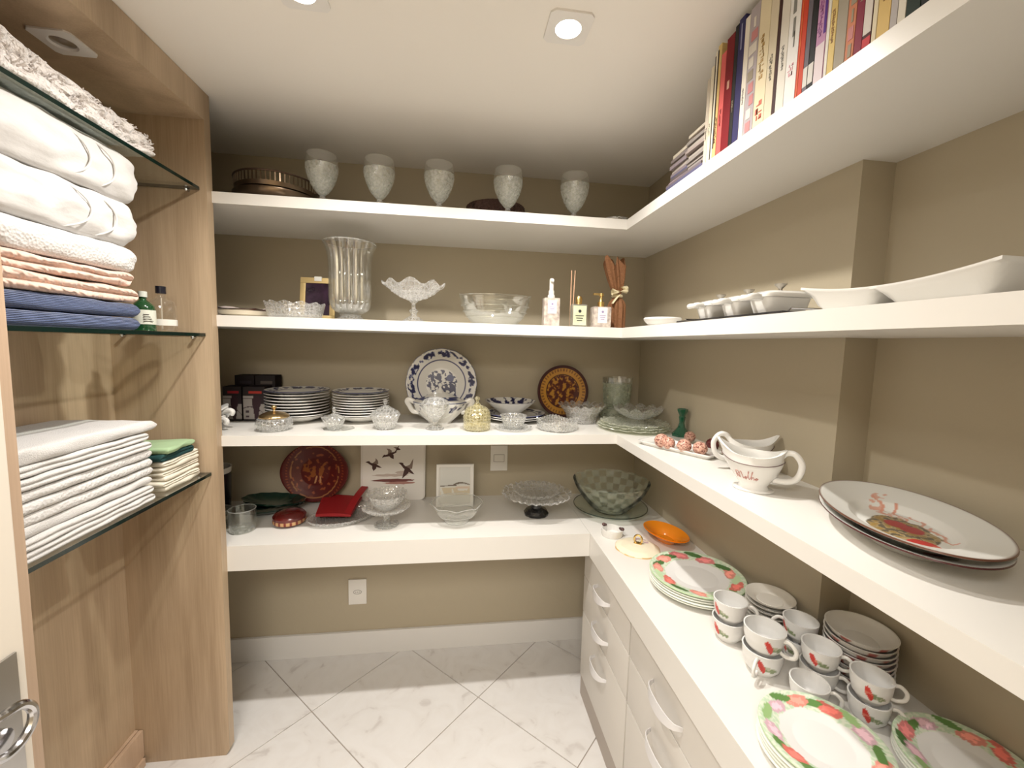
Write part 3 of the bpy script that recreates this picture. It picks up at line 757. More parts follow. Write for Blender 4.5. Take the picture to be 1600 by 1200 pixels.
# ================================================================ SHELF 3
BLUE = (.012, .014, .075); PW = (.72, .71, .68)
def seg_noise(t_, f, s_): return noise.noise(Vector((cos(t_)*f, sin(t_)*f, s_)))
def blue_rim(R, r0=.74, r1=.93, band=.70):
    def p(x, y, z):
        r = sqrt(x*x+y*y)/R; t_ = math.atan2(y, x)
        if r0 < r < r1:
            n_ = noise.noise(Vector((x*62, y*62, 3)))+.35*noise.noise(Vector((x*140, y*140, 5)))+.25*sin(10*t_)+.08-2.2*abs((r-(r0+r1)/2)/(r1-r0))**2
            if n_ > -.02: return BLUE
            if n_ > -.12: return (.18, .20, .36)
        if abs(r-band) < .018: return (.03, .035, .13)
        if r > .985: return (.03, .035, .12)
        return PW
    return p
def blue_centre(R):
    rim = blue_rim(R, .76, .95, .68)
    def p(x, y, z):
        r = sqrt(x*x+y*y)/R; u, v = x/R, y/R
        if r < .62:
            n_ = noise.noise(Vector((u*9, v*9, 8)))+.4*noise.noise(Vector((u*22, v*22, 2)))
            tree = (abs(u+.10+.1*sin(v*6)) < .16-.1*v and -.30 < v < .36) or ((u-.22)**2+(v-.12)**2 < .012) or (u > .0 and -.35 < v < .05 and abs(u-.18) < .22)
            if (u-.24)**2+(v-.16)**2 < .011: return (.05, .06, .17)
            fol = (u/.44)**2+((v-.03)/.37)**2 < 1 and noise.noise(Vector((u*10, v*10, 21)))+.5*noise.noise(Vector((u*24, v*24, 2))) > .07
            if fol or (tree and n_ > -.05): return BLUE
            if -.42 < v < -.32 and abs(u) < .42 and n_ > -.3: return (.03, .04, .14)
            return PW
        return rim(x, y, z)
    return p
def plate_prof(R, H, well=.68, foot=.45, t=.0035, step=None):
    o = [(0, .0025), (R*foot-.004, .0025), (R*foot, 0), (R*foot+.004, .0025), (R*well, H*.45), (R*.98, H*.95), (R, H)]
    v = vessel(o, t)
    v = [o[0], o[1], o[2], o[3], o[4], o[5], o[6], (R-.001, H+t*.7), (R*.965, H*.95+t), (R*well-.002, H*.45+t), (R*foot, .0025+t), (0, .0025+t)]
    return resample(v, step) if step else v
def scallop(R, n_, a_):
    return lambda t_, k, r, z: (r*(1+(a_*(abs(cos(n_*t_/2))-.6) if r > R*.7 else 0)), z)
NAVYRIM = pbr('dark_blue_rim', (.02, .022, .07), .2, coat=.3)
def stack_plates(cx, cy, z0, n_, R, H, pitch, labf, group, top_paint, matl, side_rim=True, jit=.002, name='dinner_plate', cat='plate', seg=72, painted_all=None):
    base_prof = plate_prof(R, H); mats = [matl, NAVYRIM] if side_rim else [matl]
    q = M(); mi = [0]*(len(base_prof)-1)
    if side_rim: mi[7] = 1
    q.lathe(base_prof, 48, mats=mi)
    plain = q.mesh(name, mats, 40, paint=painted_all)
    tp = M().lathe(plate_prof(R, H, step=.0022), 180).mesh(name, PAINTED, 50, paint=top_paint) if top_paint else plain
    z = z0
    for k in range(n_):
        me = tp if k == n_-1 else plain
        single(name, labf(n_-1-k), cat, me, None, (cx+random.uniform(-jit, jit), cy+random.uniform(-jit, jit), z), random.random()*.5 if k < n_-1 else 0, group)
        z += pitch
    return z
random.seed(5)
def labL(side):
    def f(k):
        if k == 0: return 'topmost blue-and-white patterned plate of the %s stack on the third shelf' % side
        return '%s blue-rimmed plate from the top of the %s stack on the third shelf' % (ORD[k], side)
    return f
def deep_bowl(cx, cy, R, H, lab, grp):
    single('deep_bowl', lab, 'bowl', M().lathe(vessel([(0, .003), (R*.42, .003), (R*.44, 0), (R*.5, .006), (R*.8, H*.55), (R*.97, H*.95), (R, H)], .0035), 56), PLATEM, (cx, cy, S3T), 0, grp)
deep_bowl(-.645, 1.812, .118, .030, 'white deep plate at the bottom of the left blue-rimmed stack', 'left stack of blue-rimmed plates')
stack_plates(-.645, 1.812, S3T+.0155, 9, .122, .020, .0118, labL('left'), 'left stack of blue-rimmed plates', blue_rim(.122), PLATEM)
deep_bowl(-.395, 1.815, .112, .030, 'white deep plate at the bottom of the right blue-rimmed plate stack', 'right stack of blue-rimmed plates')
stack_plates(-.395, 1.815, S3T+.0155, 10, .114, .020, .0103, labL('right'), 'right stack of blue-rimmed plates', blue_rim(.114), PLATEM)
# plates and bowl right of the tureen
stack_plates(.262, 1.835, S3T, 3, .135, .018, .0085, lambda k: ['topmost', 'middle', 'lowest'][k]+' blue-rimmed plate under the blue-and-white bowl', 'blue-rimmed plates under the bowl', blue_rim(.135), PLATEM)
bowlm = M().lathe(resample(vessel([(0, .003), (.040, .003), (.042, 0), (.048, .008), (.085, .038), (.112, .062)], .004), .004), 120, scallop(.112, 12, .03))
def bowlpaint(x, y, z):
    r = sqrt(x*x+y*y)
    if r > .1105: return (.03, .035, .12)
    inner = z > .008+(r-.045)*.85
    if r > .070 and inner and noise.noise(Vector((x*60, y*60, 1)))+.2*sin(9*math.atan2(y, x)) > -.02: return BLUE
    return PW
single('serving_bowl', 'blue-and-white flared bowl standing on three plates', 'bowl', bowlm, PAINTED, (.240, 1.830, S3T+.0275), 0, paint=bowlpaint)
# leaning round platter
pm = M().lathe(plate_prof(.156, .024, step=.0025), 220, scallop(.156, 16, .02))
single('round_platter', 'large blue-and-white round platter leaning upright against the wall', 'platter', pm, PAINTED, (-.064, 1.900, S3T+.1535), paint=blue_centre(.156), rot=(math.radians(82), 0, 0), smooth=50)
# tureen
t = thing('tureen', 'blue-and-white lidded tureen with scroll handles in front of the big platter', 'tureen', (-.066, 1.772, S3T))
tb = resample(vessel(curve([(0, 0), (.045, 0), (.048, .006), (.060, .016), (.092, .050), (.108, .078), (.110, .092)], 5), .004), .004)
def tup(x, y, z):
    if z > .05 and noise.noise(Vector((x*50, y*50, z*50))) > .16 and z < .084: return BLUE
    if abs(z-.088) < .0025: return (.05, .06, .16)
    return PW
def ovl(t_, k, r, z): return (r*sqrt(1/(cos(t_)**2/1.0+sin(t_)**2/.45))*(1+.02*cos(10*t_)), z)
part('body', M().lathe(tb, 120, ovl), PAINTED, t, paint=tup)
ldp = resample([(0, .132), (.02, .130), (.050, .118), (.082, .104), (.104, .095), (.106, .092), (.09, .092), (0, .11)], .004)
ll = part('lid', M().lathe(ldp, 120, ovl), PAINTED, t, paint=lambda x, y, z: ((.03, .04, .14) if (z < .112 and z > .100 and noise.noise(Vector((x*45, y*45, 7))) > -.25) else PW))
part('knob', M().lathe(curve([(0, .168), (.006, .166), (.009, .158), (.005, .150), (.009, .142), (.017, .130), (.010, .128), (0, .128)], 4), 24), PLATEM, ll, 'white figure-like knob')
for sx in (-1, 1):
    part('handle', M().tube(curve([(sx*.088, 0, .045), (sx*.112, 0, .050), (sx*.126, 0, .072), (sx*.136, 0, .090), (sx*.128, 0, .098), (sx*.106, 0, .088)], 5), .008, 10, flat=1.3), PLATEM, t)
# brown-gold round plate leaning
def copper(x, y, z):
    r = sqrt(x*x+y*y)/.123; t_ = math.atan2(y, x)
    if r > .88: return (.045, .008, .008)
    if r > .66: return (.50, .24, .035) if (r < .76 or sin(44*t_) > -.2*0+(.0) or r > .86) else (.22, .09, .02)
    if r > .615: return (.05, .012, .008)
    n_ = noise.noise(Vector((x*55, y*40, 4)))+.5*noise.noise(Vector((x*110, y*110, 4)))
    return (.46, .22, .03) if n_ > .16 else (.20, .06, .012) if n_ > -.02 else (.075, .014, .008)
single('ornamental_plate', 'dark brown plate with gold rim pattern leaning in front of the wall', 'plate', M().lathe(plate_prof(.123, .014, step=.0022), 200), PAINTED, (.500, 1.927, S3T+.122), paint=copper, rot=(math.radians(84), 0, 0), smooth=50)
# carton boxes at left
BD = (.012, .007, .008)
def carton(x0, x1, y0, y1, z1, lab, stripe):
    t = thing('carton', lab, 'box', ((x0+x1)/2, y0, S3T), 0, 'dark cartons on the third shelf')
    w_ = x1-x0
    part('box', M().box(-w_/2, w_/2, 0, y1-y0, 0, z1, .001), pbr('carton_dark', BD, .7, spec=.1), t)
    def pnt(x, y, z):
        v = z/z1; u = x/w_+.5
        if .80 < v < .87 and .25 < u < .85: return stripe
        if v > .74 or v < .06: return BD
        if abs(u-.60) < .10+(.10 if v > .45 else .22*(v-.15))-(.06 if v > .66 else 0): return (.03, .008, .015)
        if u > .75 and v > .5: return (.02, .01, .014)
        if abs(v-.66) < .012 or abs(v-.42+(u-.3)**2*.5) < .012 or (abs(u-.18) < .07 and (abs(v-.28) < .03 or abs(v-.14) < .025)): return (.05, .03, .04)
        return (.36, .33, .31)
    g_ = M().grid(34, 60, lambda i, j: (-w_/2+w_*i/33, -.0006, z1*j/59))
    part('front_print', g_, MATTEP, t, smooth=0, paint=pnt)
carton(-.925, -.856, 1.80, 1.87, .140, 'dark printed carton at the far left of the third shelf, front row', (.32, .012, .02))
carton(-.850, -.768, 1.80, 1.87, .140, 'dark printed carton right behind the brass-lidded jar, front row', (.42, .03, .02))
carton(-.915, -.840, 1.875, 1.945, .180, 'taller dark carton behind the far left printed carton', (.03, .02, .03))
carton(-.835, -.758, 1.875, 1.945, .180, 'taller dark carton behind the plates at left, rear row', (.10, .08, .07))
# leaf dishes at far left
def leafdish(z, rz, lab, sc=1.0):
    t = thing('shell_dish', lab, 'dish', (-.935, 1.655, z), rz, 'white shell dishes at the left end')
    q = M(); nu, nv = 14, 64
    def P(i, j, off):
        r = i/(nu-1); a = 2*pi*j/nv; R = .105*sc*(1+.07*cos(7*a)); zz = .012+.030*r**2.2+.008*r*cos(7*a)*r if r else .012
        return (R*r*cos(a), R*r*.75*sin(a), zz+off)
    q.grid(nu, nv, lambda i, j: P(i, j, 0), closev=True); q.grid(nu, nv, lambda i, j: P(i, j, .006), closev=True)
    o = (nu-1)*nv
    for j in range(nv): q.f.append((o+j, o+(j+1) % nv, o+nu*nv+(j+1) % nv, o+nu*nv+j)); q.mi.append(0)
    part('bowl', q, PLATEM, t, smooth=60)
    part('foot', M().lathe([(0, 0), (.04, 0), (.042, .004), (.036, .0125), (0, .0126)], 32), PLATEM, t)
    part('handle', M().tube(curve([(.085, 0, .030), (.112, 0, .040), (.124, 0, .034), (.118, 0, .022)], 4), [.009]*12+[.006], 10), PLATEM, t, 'curled white handle')
leafdish(S3T, -.35, 'lower white shell-shaped porcelain dish at the left end of the third shelf')
leafdish(S3T+.030, -.12, 'upper white shell-shaped porcelain dish, stacked on its twin at the left end', .95)
# brass-lidded jar
t = thing('brass_lidded_jar', 'cut crystal jar with a domed brass lid and knob', 'jar', (-.663, 1.625, S3T))
part('bowl', M().lathe(vessel(curve([(0, 0), (.042, 0), (.052, .008), (.060, .024), (.056, .040), (.047, .048)], 4), .004), 72, rib(18, .05)), CRYSTAL, t)
part('lid', M().lathe(vessel(curve([(.050, .048), (.050, .053), (.040, .061), (.020, .068), (.006, .071), (0, .071)], 4), .0015), 72, lambda t_, k, r, z: (r*(1+.015*cos(24*t_)), z)), BRASS, t, 'brass lid')
part('knob', M().lathe(curve([(.006, .070), (.004, .075), (.009, .082), (.008, .090), (0, .093)], 4), 20), BRASS, t)
def glass_jar(name, lab, loc, body, lid, mat, modb=None, knob=None, foot=None, seg=60, kn='knob', cat='jar'):
    t = thing(name, lab, cat, loc)
    part('bowl', M().lathe(vessel(body, .0035), seg, modb), mat, t)
    if foot: part('foot', M().lathe(foot, 40), mat, t)
    l = part('lid', M().lathe(vessel(lid, .003), seg, modb), mat, t)
    if knob: part(kn, M().lathe(knob, 20), mat, l)
    return t
sq4 = lambda t_, k, r, z: (r*(1+.10*(z/.05)*cos(4*t_)), z+.006*cos(4*t_)*(1 if r > .03 else 0))
glass_jar('sugar_jar', 'small square-flared crystal jar with lid in front of the plate stacks', (-.456, 1.640, S3T),
          [(0, 0), (.026, 0), (.028, .004), (.032, .014), (.044, .040)], curve([(.036, .040), (.024, .050), (.010, .056), (0, .057)], 4)[::-1][::-1], CRYSTAL, sq4,
          [(0, .056), (.005, .057), (.006, .062), (.0065, .078), (.005, .082), (0, .083)])
# wavy base dish under it
single('small_glass_coaster', 'thin clear wavy coaster under the small square-flared jar', 'coaster', M().lathe([(0, .0005), (.05, .0005), (.056, .0035), (.05, .0022), (0, .0022)], 40, scal(8, .03)), GLASS, (-.440, 1.642, S3T-.0008))
bpy.data.objects['sugar_jar'].location.z = S3T+.0016
glass_jar('bonbon_jar', 'faceted crystal jar with a pointed lid left of the tureen', (-.269, 1.645, S3T),
          [(0, 0), (.030, 0), (.033, .005), (.044, .032), (.052, .054)], curve([(.054, .054), (.046, .066), (.026, .080), (.010, .090), (0, .091)], 4), CRYSTAL, rib(8, .10),
          curve([(0, .090), (.004, .092), (.005, .098), (.0085, .104), (.007, .112), (0, .115)], 3))
t = glass_jar('handled_sugar_bowl', 'footed crystal sugar bowl with two loop handles and lid, before the tureen', (-.080, 1.640, S3T),
          curve([(0, .030), (.010, .031), (.024, .046), (.044, .074), (.052, .092), (.054, .104)], 4), curve([(.050, .104), (.044, .114), (.026, .122), (.010, .126), (0, .127)], 4), PRESSED, rib(12, .04),
          curve([(0, .126), (.004, .128), (.005, .134), (.008, .140), (.006, .147), (0, .149)], 3), [(0, 0), (.036, 0), (.036, .004), (.016, .010), (.010, .020), (.012, .030), (0, .0305)], cat='sugar bowl')
for sx in (-1, 1):
    part('handle', M().tube(curve([(sx*.044, 0, .098), (sx*.074, 0, .098), (sx*.078, 0, .090), (sx*.062, 0, .062), (sx*.044, 0, .048), (sx*.028, 0, .044)], 5), .004, 8), GLASS, t)
glass_jar('domed_jar', 'pale yellow pressed glass jar with a domed lid', (.083, 1.625, S3T),
          [(0, 0), (.046, 0), (.050, .003), (.053, .010), (.054, .052)], curve([(.053, .052), (.053, .060), (.047, .078), (.034, .090), (.016, .097), (.014, .102), (0, .103)], 4), YGLASS, None,
          curve([(0, .102), (.010, .103), (.006, .110), (.005, .114), (.010, .121), (.009, .128), (0, .132)], 3))
t = thing('crystal_cup', 'small crystal cup standing on a crystal saucer', 'cup and saucer', (.228, 1.632, S3T))
part('saucer', M().lathe(vessel([(0, 0), (.045, 0), (.060, .004), (.074, .012)], .003), 80, scal(20, .015)), PRESSED, t)
part('cup', M().lathe(vessel([(0, .0035), (.030, .0035), (.034, .010), (.044, .034), (.052, .058)], .0035), 72, rib(12, .05)), CRYSTAL, t)
ash = M().lathe(vessel([(0, 0), (.074, 0), (.080, .006), (.082, .028), (.084, .040)], .005), 120, lambda t_, k, r, z: (r*(1+.03*cos(4*t_)), z+(.003*cos(40*t_)+.006*cos(4*t_) if z > .03 else 0)))
single('crystal_ashtray', 'low wide cut crystal bowl near the shelf corner edge', 'bowl', ash, CRYSTAL, (.408, 1.632, S3T))
fl = M().lathe(vessel(resample([(0, 0), (.058, 0), (.062, .006), (.072, .040), (.104, .080)], .010), .0035), 144, lambda t_, k, r, z: (r*(1+.035*(z/.08)*cos(18*t_)), z+.004*(z/.08)**2*cos(18*t_)))
single('fluted_bowl', 'clear fluted glass bowl in front of the brown and gold plate', 'bowl', fl, PRESSED, (.556, 1.785, S3T))
t = thing('frosted_vase', 'tall greenish frosted glass vase in the shelf corner', 'vase', (.752, 1.882, S3T))
part('base', M().lathe(vessel([(0, 0), (.070, 0), (.078, .010), (.074, .050), (.064, .060)], .004), 72, rib(12, .03)), FGRGLASS, t)
part('body', M().lathe(vessel([(0, .061), (.056, .061), (.062, .080), (.066, .150), (.068, .168)], .003), 60), FGRGLASS, t)
part('rim_band', M().lathe([(.0665, .1685), (.070, .196), (.068, .196), (.064, .1685)], 60, scal(12, .02)), GLASS, t, 'clear rim')
# scalloped glass plates and petal bowl at the corner
def petal_plate(R, z, lab, n_=18, a_=.05):
    m_ = M().lathe(resample([(0, 0), (R*.55, 0), (R*.75, .004), (R, .014), (R*.98, .0165), (R*.72, .007), (R*.5, .003), (0, .003)], .012), n_*8,
                   lambda t_, k, r, zz: (r*(1+(a_*abs(cos(n_*t_/2))-.02)*(r/R)**3), zz+.0025*(r/R)**3*cos(n_*t_)))
    single('scalloped_plate', lab, 'plate', m_, glass('scallop_glass', (.93, .94, .89), .22, .08, ('voronoi', 60, .8), .18, (.95, .96, .86)), (.735, 1.640, z), random.random(), 'scalloped glass plates in the shelf corner')
petal_plate(.148, S3T, 'lowest scalloped pressed glass plate in the shelf corner')
petal_plate(.143, S3T+.0085, 'middle scalloped pressed glass plate in the shelf corner')
petal_plate(.135, S3T+.017, 'topmost scalloped pressed glass plate, directly under the petal bowl')
def petal(t_, k, r, z):
    f = min(1, max(0, (r-.04)/.06)); return (r*(1+.03*f*cos(12*t_)), z+.016*f*(abs(cos(6*t_))-.5))
pb = M().lathe(vessel(resample([(0, 0), (.035, 0), (.048, .006), (.080, .024), (.104, .046)], .006), .003), 144, petal)
single('petal_bowl', 'crystal bowl with pointed petal rim standing on scalloped plates', 'bowl', pb, CRYSTAL, (.775, 1.690, S3T+.034))
# candlestick
single('candlestick', 'dark green glass candlestick on the right shelf by the wall', 'candlestick',
       M().lathe([(0, 0), (.036, 0), (.037, .006), (.026, .018), (.014, .034), (.010, .052), (.012, .068), (.013, .074), (.011, .078), (.013, .084), (.020, .098), (.021, .106), (.017, .106), (.012, .092), (0, .090)], 8),
       pbr('green_glass', (.004, .075, .035), .08, coat=.6, spec=.8), (.868, 1.500, S3T), smooth=20)
# rectangular tray and sweets
A, B = onz(994, 688, S3T+.012), onz(1109, 715, S3T+.012); ang = math.atan2((B-A).y, (B-A).x)
L_ = (B-A).length; ctr = (A+B)/2+Vector((-sin(ang), cos(ang), 0))*.055
t = thing('rectangular_tray', 'white rectangular porcelain tray carrying the sweets', 'tray', (ctr.x, ctr.y, S3T), ang)
q = M(); rings = [(-.012, 0), (0, .012), (0, .015), (-.004, .015), (-.014, .006)]
def rr(k, j):
    d, z = rings[k]; hx, hy = L_/2+d, .055+d; a = 2*pi*j/40
    c, s_ = cos(a), sin(a); return (hx*math.copysign(abs(c)**.16, c), hy*math.copysign(abs(s_)**.16, s_), z)
q.grid(5, 40, rr, closev=True); q.f.append(tuple(range(40))[::-1]); q.f.append(tuple(160+k for k in range(40))); q.mi += [0, 0]
part('dish', q, PLATEM, t)
def sweet(px, py, r, z, lab, dark=False):
    r *= .90; p_ = onz(px, py, z+r)
    bm = bmesh.new(); bmesh.ops.create_icosphere(bm, subdivisions=4, radius=r)
    for v in bm.verts:
        n_ = v.co.normalized(); k = noise.noise(n_*6+Vector((px, 0, 0)))+.6*noise.noise(n_*13+Vector((px, 0, 0))); k += .5*noise.noise(n_*22); v.co = n_*r*(1+.13*k)
    me = bpy.data.meshes.new('sweet'); bm.to_mesh(me); bm.free()
    me.materials.append(PAINTED)
    me.polygons.foreach_set('use_smooth', [True]*len(me.polygons))
    ca = me.color_attributes.new('Col', 'FLOAT_COLOR', 'POINT')
    for i, v in enumerate(me.vertices):
        k = v.co.length/r
        k += .05*noise.noise(v.co*260)
        ca.data[i].color = ((.10, .018, .02) if k < .99 else (.16, .03, .03)) + (1,) if dark else ((.62, .38, .29, 1) if k > 1.0 else (.16, .04, .03, 1) if k < .965 else (.52, .26, .20, 1))
    single('sweet', lab, 'sweet', me, None, (p_.x, p_.y, z+r*.94), 0, 'crusted sweets on the white tray')
zt = S3T+.006
sweet(1034, 688, .0255, zt, 'pink crusted sweet at the left end of the tray, half behind another')
sweet(1045, 692, .022, zt, 'darker crusted sweet second from the left end of the tray')
sweet(1069, 696, .024, zt, 'pink crusted sweet in the middle of the front row on the tray')
sweet(1078, 682, .021, zt, 'crusted sweet at the back of the tray near the candlestick')
sweet(1094, 700, .0235, zt, 'crusted sweet at the front right end of the tray')
sweet(1113, 694, .022, zt, 'dark maroon ball half hidden by the gravy boat', True)
# gravy boats
def gravy(loc, rz, lab, grp, text=False, saucer=True, sc=1.0, flip=False):
    t = thing('gravy_boat', lab, 'gravy boat', loc, rz, grp); t.scale = (1, 1, 1)
    nu, nv = 14, 64
    lev = [(0.0, .48, .5), (.004, .52, .54), (.010, .46, .5), (.020, .58, .62), (.034, .76, .80), (.048, .88, .94), (.058, .93, .98), (.062, .90, .95), (.076, 1.0, 1.0)]
    def P(i, j, off):
        z, sx, sy = lev[i]; a = 2*pi*j/nv; c, s_ = cos(a), sin(a)
        f = z/.076; spout = max(0, -c)**6
        x = (.058*sx*c-.020*f*f*spout)*sc; y = .046*sy*s_*(1-.35*spout*f)*sc
        zz = z*1.1+f*f*f*(.020*spout+.012*max(0, c)**3-.006*abs(s_))
        k = 1-off/.05
        return (x*k, y*k, (zz+off*.6)*sc)
    n0 = len(lev); q = M(); q.grid(n0, nv, lambda i, j: P(i, j, 0), closev=True)
    o = len(q.v); q.grid(n0, nv, lambda i, j: P(max(i, 1), j, .0035) if i < n0-1 else tuple(a-b for a, b in zip(P(i, j, .0035), (0, 0, .0035*.6))), closev=True)
    for j in range(nv): q.f.append(((n0-1)*nv+j, (n0-1)*nv+(j+1) % nv, o+(n0-1)*nv+(j+1) % nv, o+(n0-1)*nv+j)); q.mi.append(0)
    q.f.append(tuple(range(nv))[::-1]); q.f.append(tuple(o+k for k in range(nv))); q.mi += [0, 0]
    part('bowl', q, PLATEM, t, smooth=60)
    part('handle', M().tube(curve([(.050, 0, .084), (.062, 0, .098), (.080, 0, .098), (.094, 0, .076), (.088, 0, .046), (.070, 0, .032), (.040, 0, .030)], 6), .0052, 12, flat=1.35), PLATEM, t)
    rl = [P(6, j, -.0008) for j in range(nv)]
    part('rim_line', M().tube(rl, .0007, 6, closed=True), pbr('maroon_line', (.10, .03, .035), .3), t, 'thin maroon line')
    if text:
        # cursive lettering wrapped on the flank that faces the room
        strokes = [[(0, .1), (.05, .9), (.16, 1.0), (.2, .7), (.1, .55), (.16, .1)], [(.16, .1), (.28, .9), (.34, 1), (.36, .6), (.38, .1), (.46, .3)],
                   [(.46, .3), (.52, .45), (.58, .25), (.52, .08), (.47, .25), (.60, .3)], [(.60, .3), (.70, 1.15), (.66, 1.1), (.66, .3), (.70, .08), (.76, .3)],
                   [(.76, .3), (.86, 1.15), (.82, 1.1), (.80, .1), (.86, .45), (.92, .35), (.92, .1), (.98, .25)], [(.98, .25), (1.04, .42), (1.1, .25), (1.04, .06), (.99, .22), (1.14, .3)]]
        lt = M()
        for s_ in strokes:
            pts = []
            for (a, b) in curve(s_, 4):
                ang_ = pi*1.5-.75+a*.95+0; h_ = .024+b*.016
                k = 0
                while k < n0-2 and lev[k+1][0] < h_: k += 1
                f = (h_-lev[k][0])/(lev[k+1][0]-lev[k][0]); jj = (ang_/(2*pi)*nv) % nv; j0 = int(jj); jf = jj-j0
                pt = lambda kk, j_: Vector(P(kk, j_ % nv, -.0009))
                v0 = pt(k, j0).lerp(pt(k, j0+1), jf); v1 = pt(k+1, j0).lerp(pt(k+1, j0+1), jf); pts.append(v0.lerp(v1, f))
            lt.tube(pts, .0006, 5)
        part('cursive_lettering', lt, pbr('pink_script', (.55, .22, .18), .4), t, 'pale red handwritten word')
    if saucer:
        part('stand', M().lathe([(0, .0), (.034, .0), (.036, .003), (.03, .005), (0, .005)], 48, lambda t_, k, r, z: (r*(1+.25*abs(cos(t_))), z-.001)), PLATEM, t)
a1, a2 = onz(1130, 712, S3T+.09), onz(1222, 738, S3T+.075)
dv = a2-a1; g1 = onz(1176, 764, S3T); gravy((g1.x, g1.y, S3T+.001), math.atan2(dv.y, dv.x), 'white gravy boat with red script word, its handle towards the platters', 'gravy boats on the third shelf', True, sc=1.12)
b1, b2 = onz(1210, 700, S3T+.08), onz(1127, 690, S3T+.09)
dv = b2-b1; gravy((.815, 1.055, S3T+.001), math.atan2(dv.y, dv.x), 'white gravy boat at the back, its handle towards the sweets tray', 'gravy boats on the third shelf')
# oval platters
def platter_paint(x, y, z):
    u, v = -x/.186, y/.118; r = sqrt(u*u+v*v)
    if r > .99: return (.12, .05, .03)
    if .968 < r < .976: return (.45, .30, .16)
    n_ = noise.noise(Vector((x*45, y*45, 3))); n2 = noise.noise(Vector((x*90, y*90, 6)))
    if (u+.40)**2/.018+(v-.02)**2/.035 < 1: return (.42, .02, .02) if n_ > -.25 else (.50, .16, .10)
    if ((u+.02)**2/.012+(v-.12)**2/.02 < 1) or ((u-.10)**2/.010+(v-.0)**2/.02 < 1): return (.36, .02, .03)
    e = (u+.05)**2/.14+(v+.02)**2/.16+n_*.5
    if e < .95:
        if n2 > .12: return (.30, .19, .05)
        if n2 > -.08: return (.36, .28, .16)
        return (.10, .08, .05)
    for k, (u0, v0, am) in enumerate(((.35, .22, .05), (.15, .38, .05), (-.1, .42, .04), (.5, .05, .04))):
        vv = v0+am*sin(u*26+k*2); 
        if abs(v-vv) < .022 and u0-.22 < u < u0+.22: return (.62, .30, .22)
    if .28 < u < .75 and abs(v-.10-.12*sin(u*9)) < .10 and n2 > -.05: return (.64, .38, .30)
    return (.70, .70, .665)
def ovp(t_, k, r, z):
    s_ = .118/.186; q_ = 1/sqrt(cos(t_)**2+(sin(t_)/s_)**2); return (r*q_, z)
prof = plate_prof(.186, .036, .62, .5)
dirr = math.atan2(-.866, -.5)
for k, (z, lb) in enumerate(((S3T, 'lower oval platter with a dark rim at the near end of the third shelf'), (S3T+.013, 'upper oval platter with painted fruit and red script'))):
    if k: m_ = M().lathe(resample(prof, .003), 260, ovp).mesh('oval_platter', PAINTED, 50, paint=platter_paint); mt = None
    else: m_ = M().lathe(prof, 120, ovp, mats=[0]*5+[1, 1]+[0]*4); mt = [PLATEM, pbr('maroon_rim', (.07, .02, .02), .2)]
    single('oval_platter', lb, 'platter', m_, mt, (.812, .640, z), dirr+(.02 if k else 0), 'oval platters on the third shelf')
# ================================================================ COUNTERS: tableware
Z4 = S4T
t = thing('dark_vase', 'black vase with a white rim half hidden by the wardrobe', 'vase', (-.985, 1.815, Z4))
part('body', M().lathe(vessel(curve([(0, 0), (.055, 0), (.062, .05), (.066, .14), (.066, .180)], 4), .004), 48), pbr('black_ceramic', (.012, .011, .016), .25), t)
part('rim', M().lathe([(.066, .1805), (.069, .203), (.063, .203), (.061, .1805)], 48), PLATEM, t, 'white rim band')
def tumbler(x, y, lab, R=.047, h=.085):
    t = thing('glass_tumbler', lab, 'glass', (x, y, Z4), 0, 'tumblers on the back counter')
    part('body', M().lathe([(0, .0015), (R*.8, .0015), (R*.9, 0), (R*.96, .006), (R, h), (R-.0028, h), (R*.90, .020), (R*.6, .014), (0, .013)], 48), glass('tumbler_glass', (.95, .965, .94), .03, .02, None, .15), t)
    part('rim', M().tube([((R-.0014)*cos(2*pi*k/40), (R-.0014)*sin(2*pi*k/40), h) for k in range(40)], .0016, 6, closed=True), MATS['rim_glass'], t)
    part('thick_base', M().lathe([(0, .0005), (R*.8, .0005), (R*.93, .004), (R*.9, .012), (R*.6, .0135), (0, .0132)], 40), PRESSED, t)
tumbler(-.802, 1.662, 'clear thick-bottomed glass tumbler at the front left of the back counter')
tumbler(-.905, 1.700, 'clear tumbler behind the front left one, partly hidden by the wardrobe', .045, .07)
# green glass leaf plates
GG = pbr('dark_green_glass', (.006, .028, .018), .1, coat=.5)
for k, (x, y, z, a, lb) in enumerate(((-.790, 1.835, Z4, .2, 'lower dark green leaf-shaped glass plate on the back counter'), (-.765, 1.850, Z4+.020, -.25, 'upper dark green leaf-shaped glass plate, tilted on the lower one'))):
    q = M(); nu, nv = 10, 60
    def lf(i, j, off):
        r = i/(nu-1); th = 2*pi*j/nv; R = .125*(1+.10*cos(2*th)+.035*cos(13*th)); return (R*r*cos(th), R*.62*r*sin(th), .004+.022*r**3+off)
    q.grid(nu, nv, lambda i, j: lf(i, j, 0), closev=True); q.grid(nu, nv, lambda i, j: lf(i, j, .004), closev=True); o = (nu-1)*nv
    for j in range(nv): q.f.append((o+j, o+(j+1) % nv, o+nu*nv+(j+1) % nv, o+nu*nv+j)); q.mi.append(0)
    single('leaf_plate', lb, 'plate', q, GG, (x, y, z-.003+.006*k), a, 'green leaf plates', smooth=60)
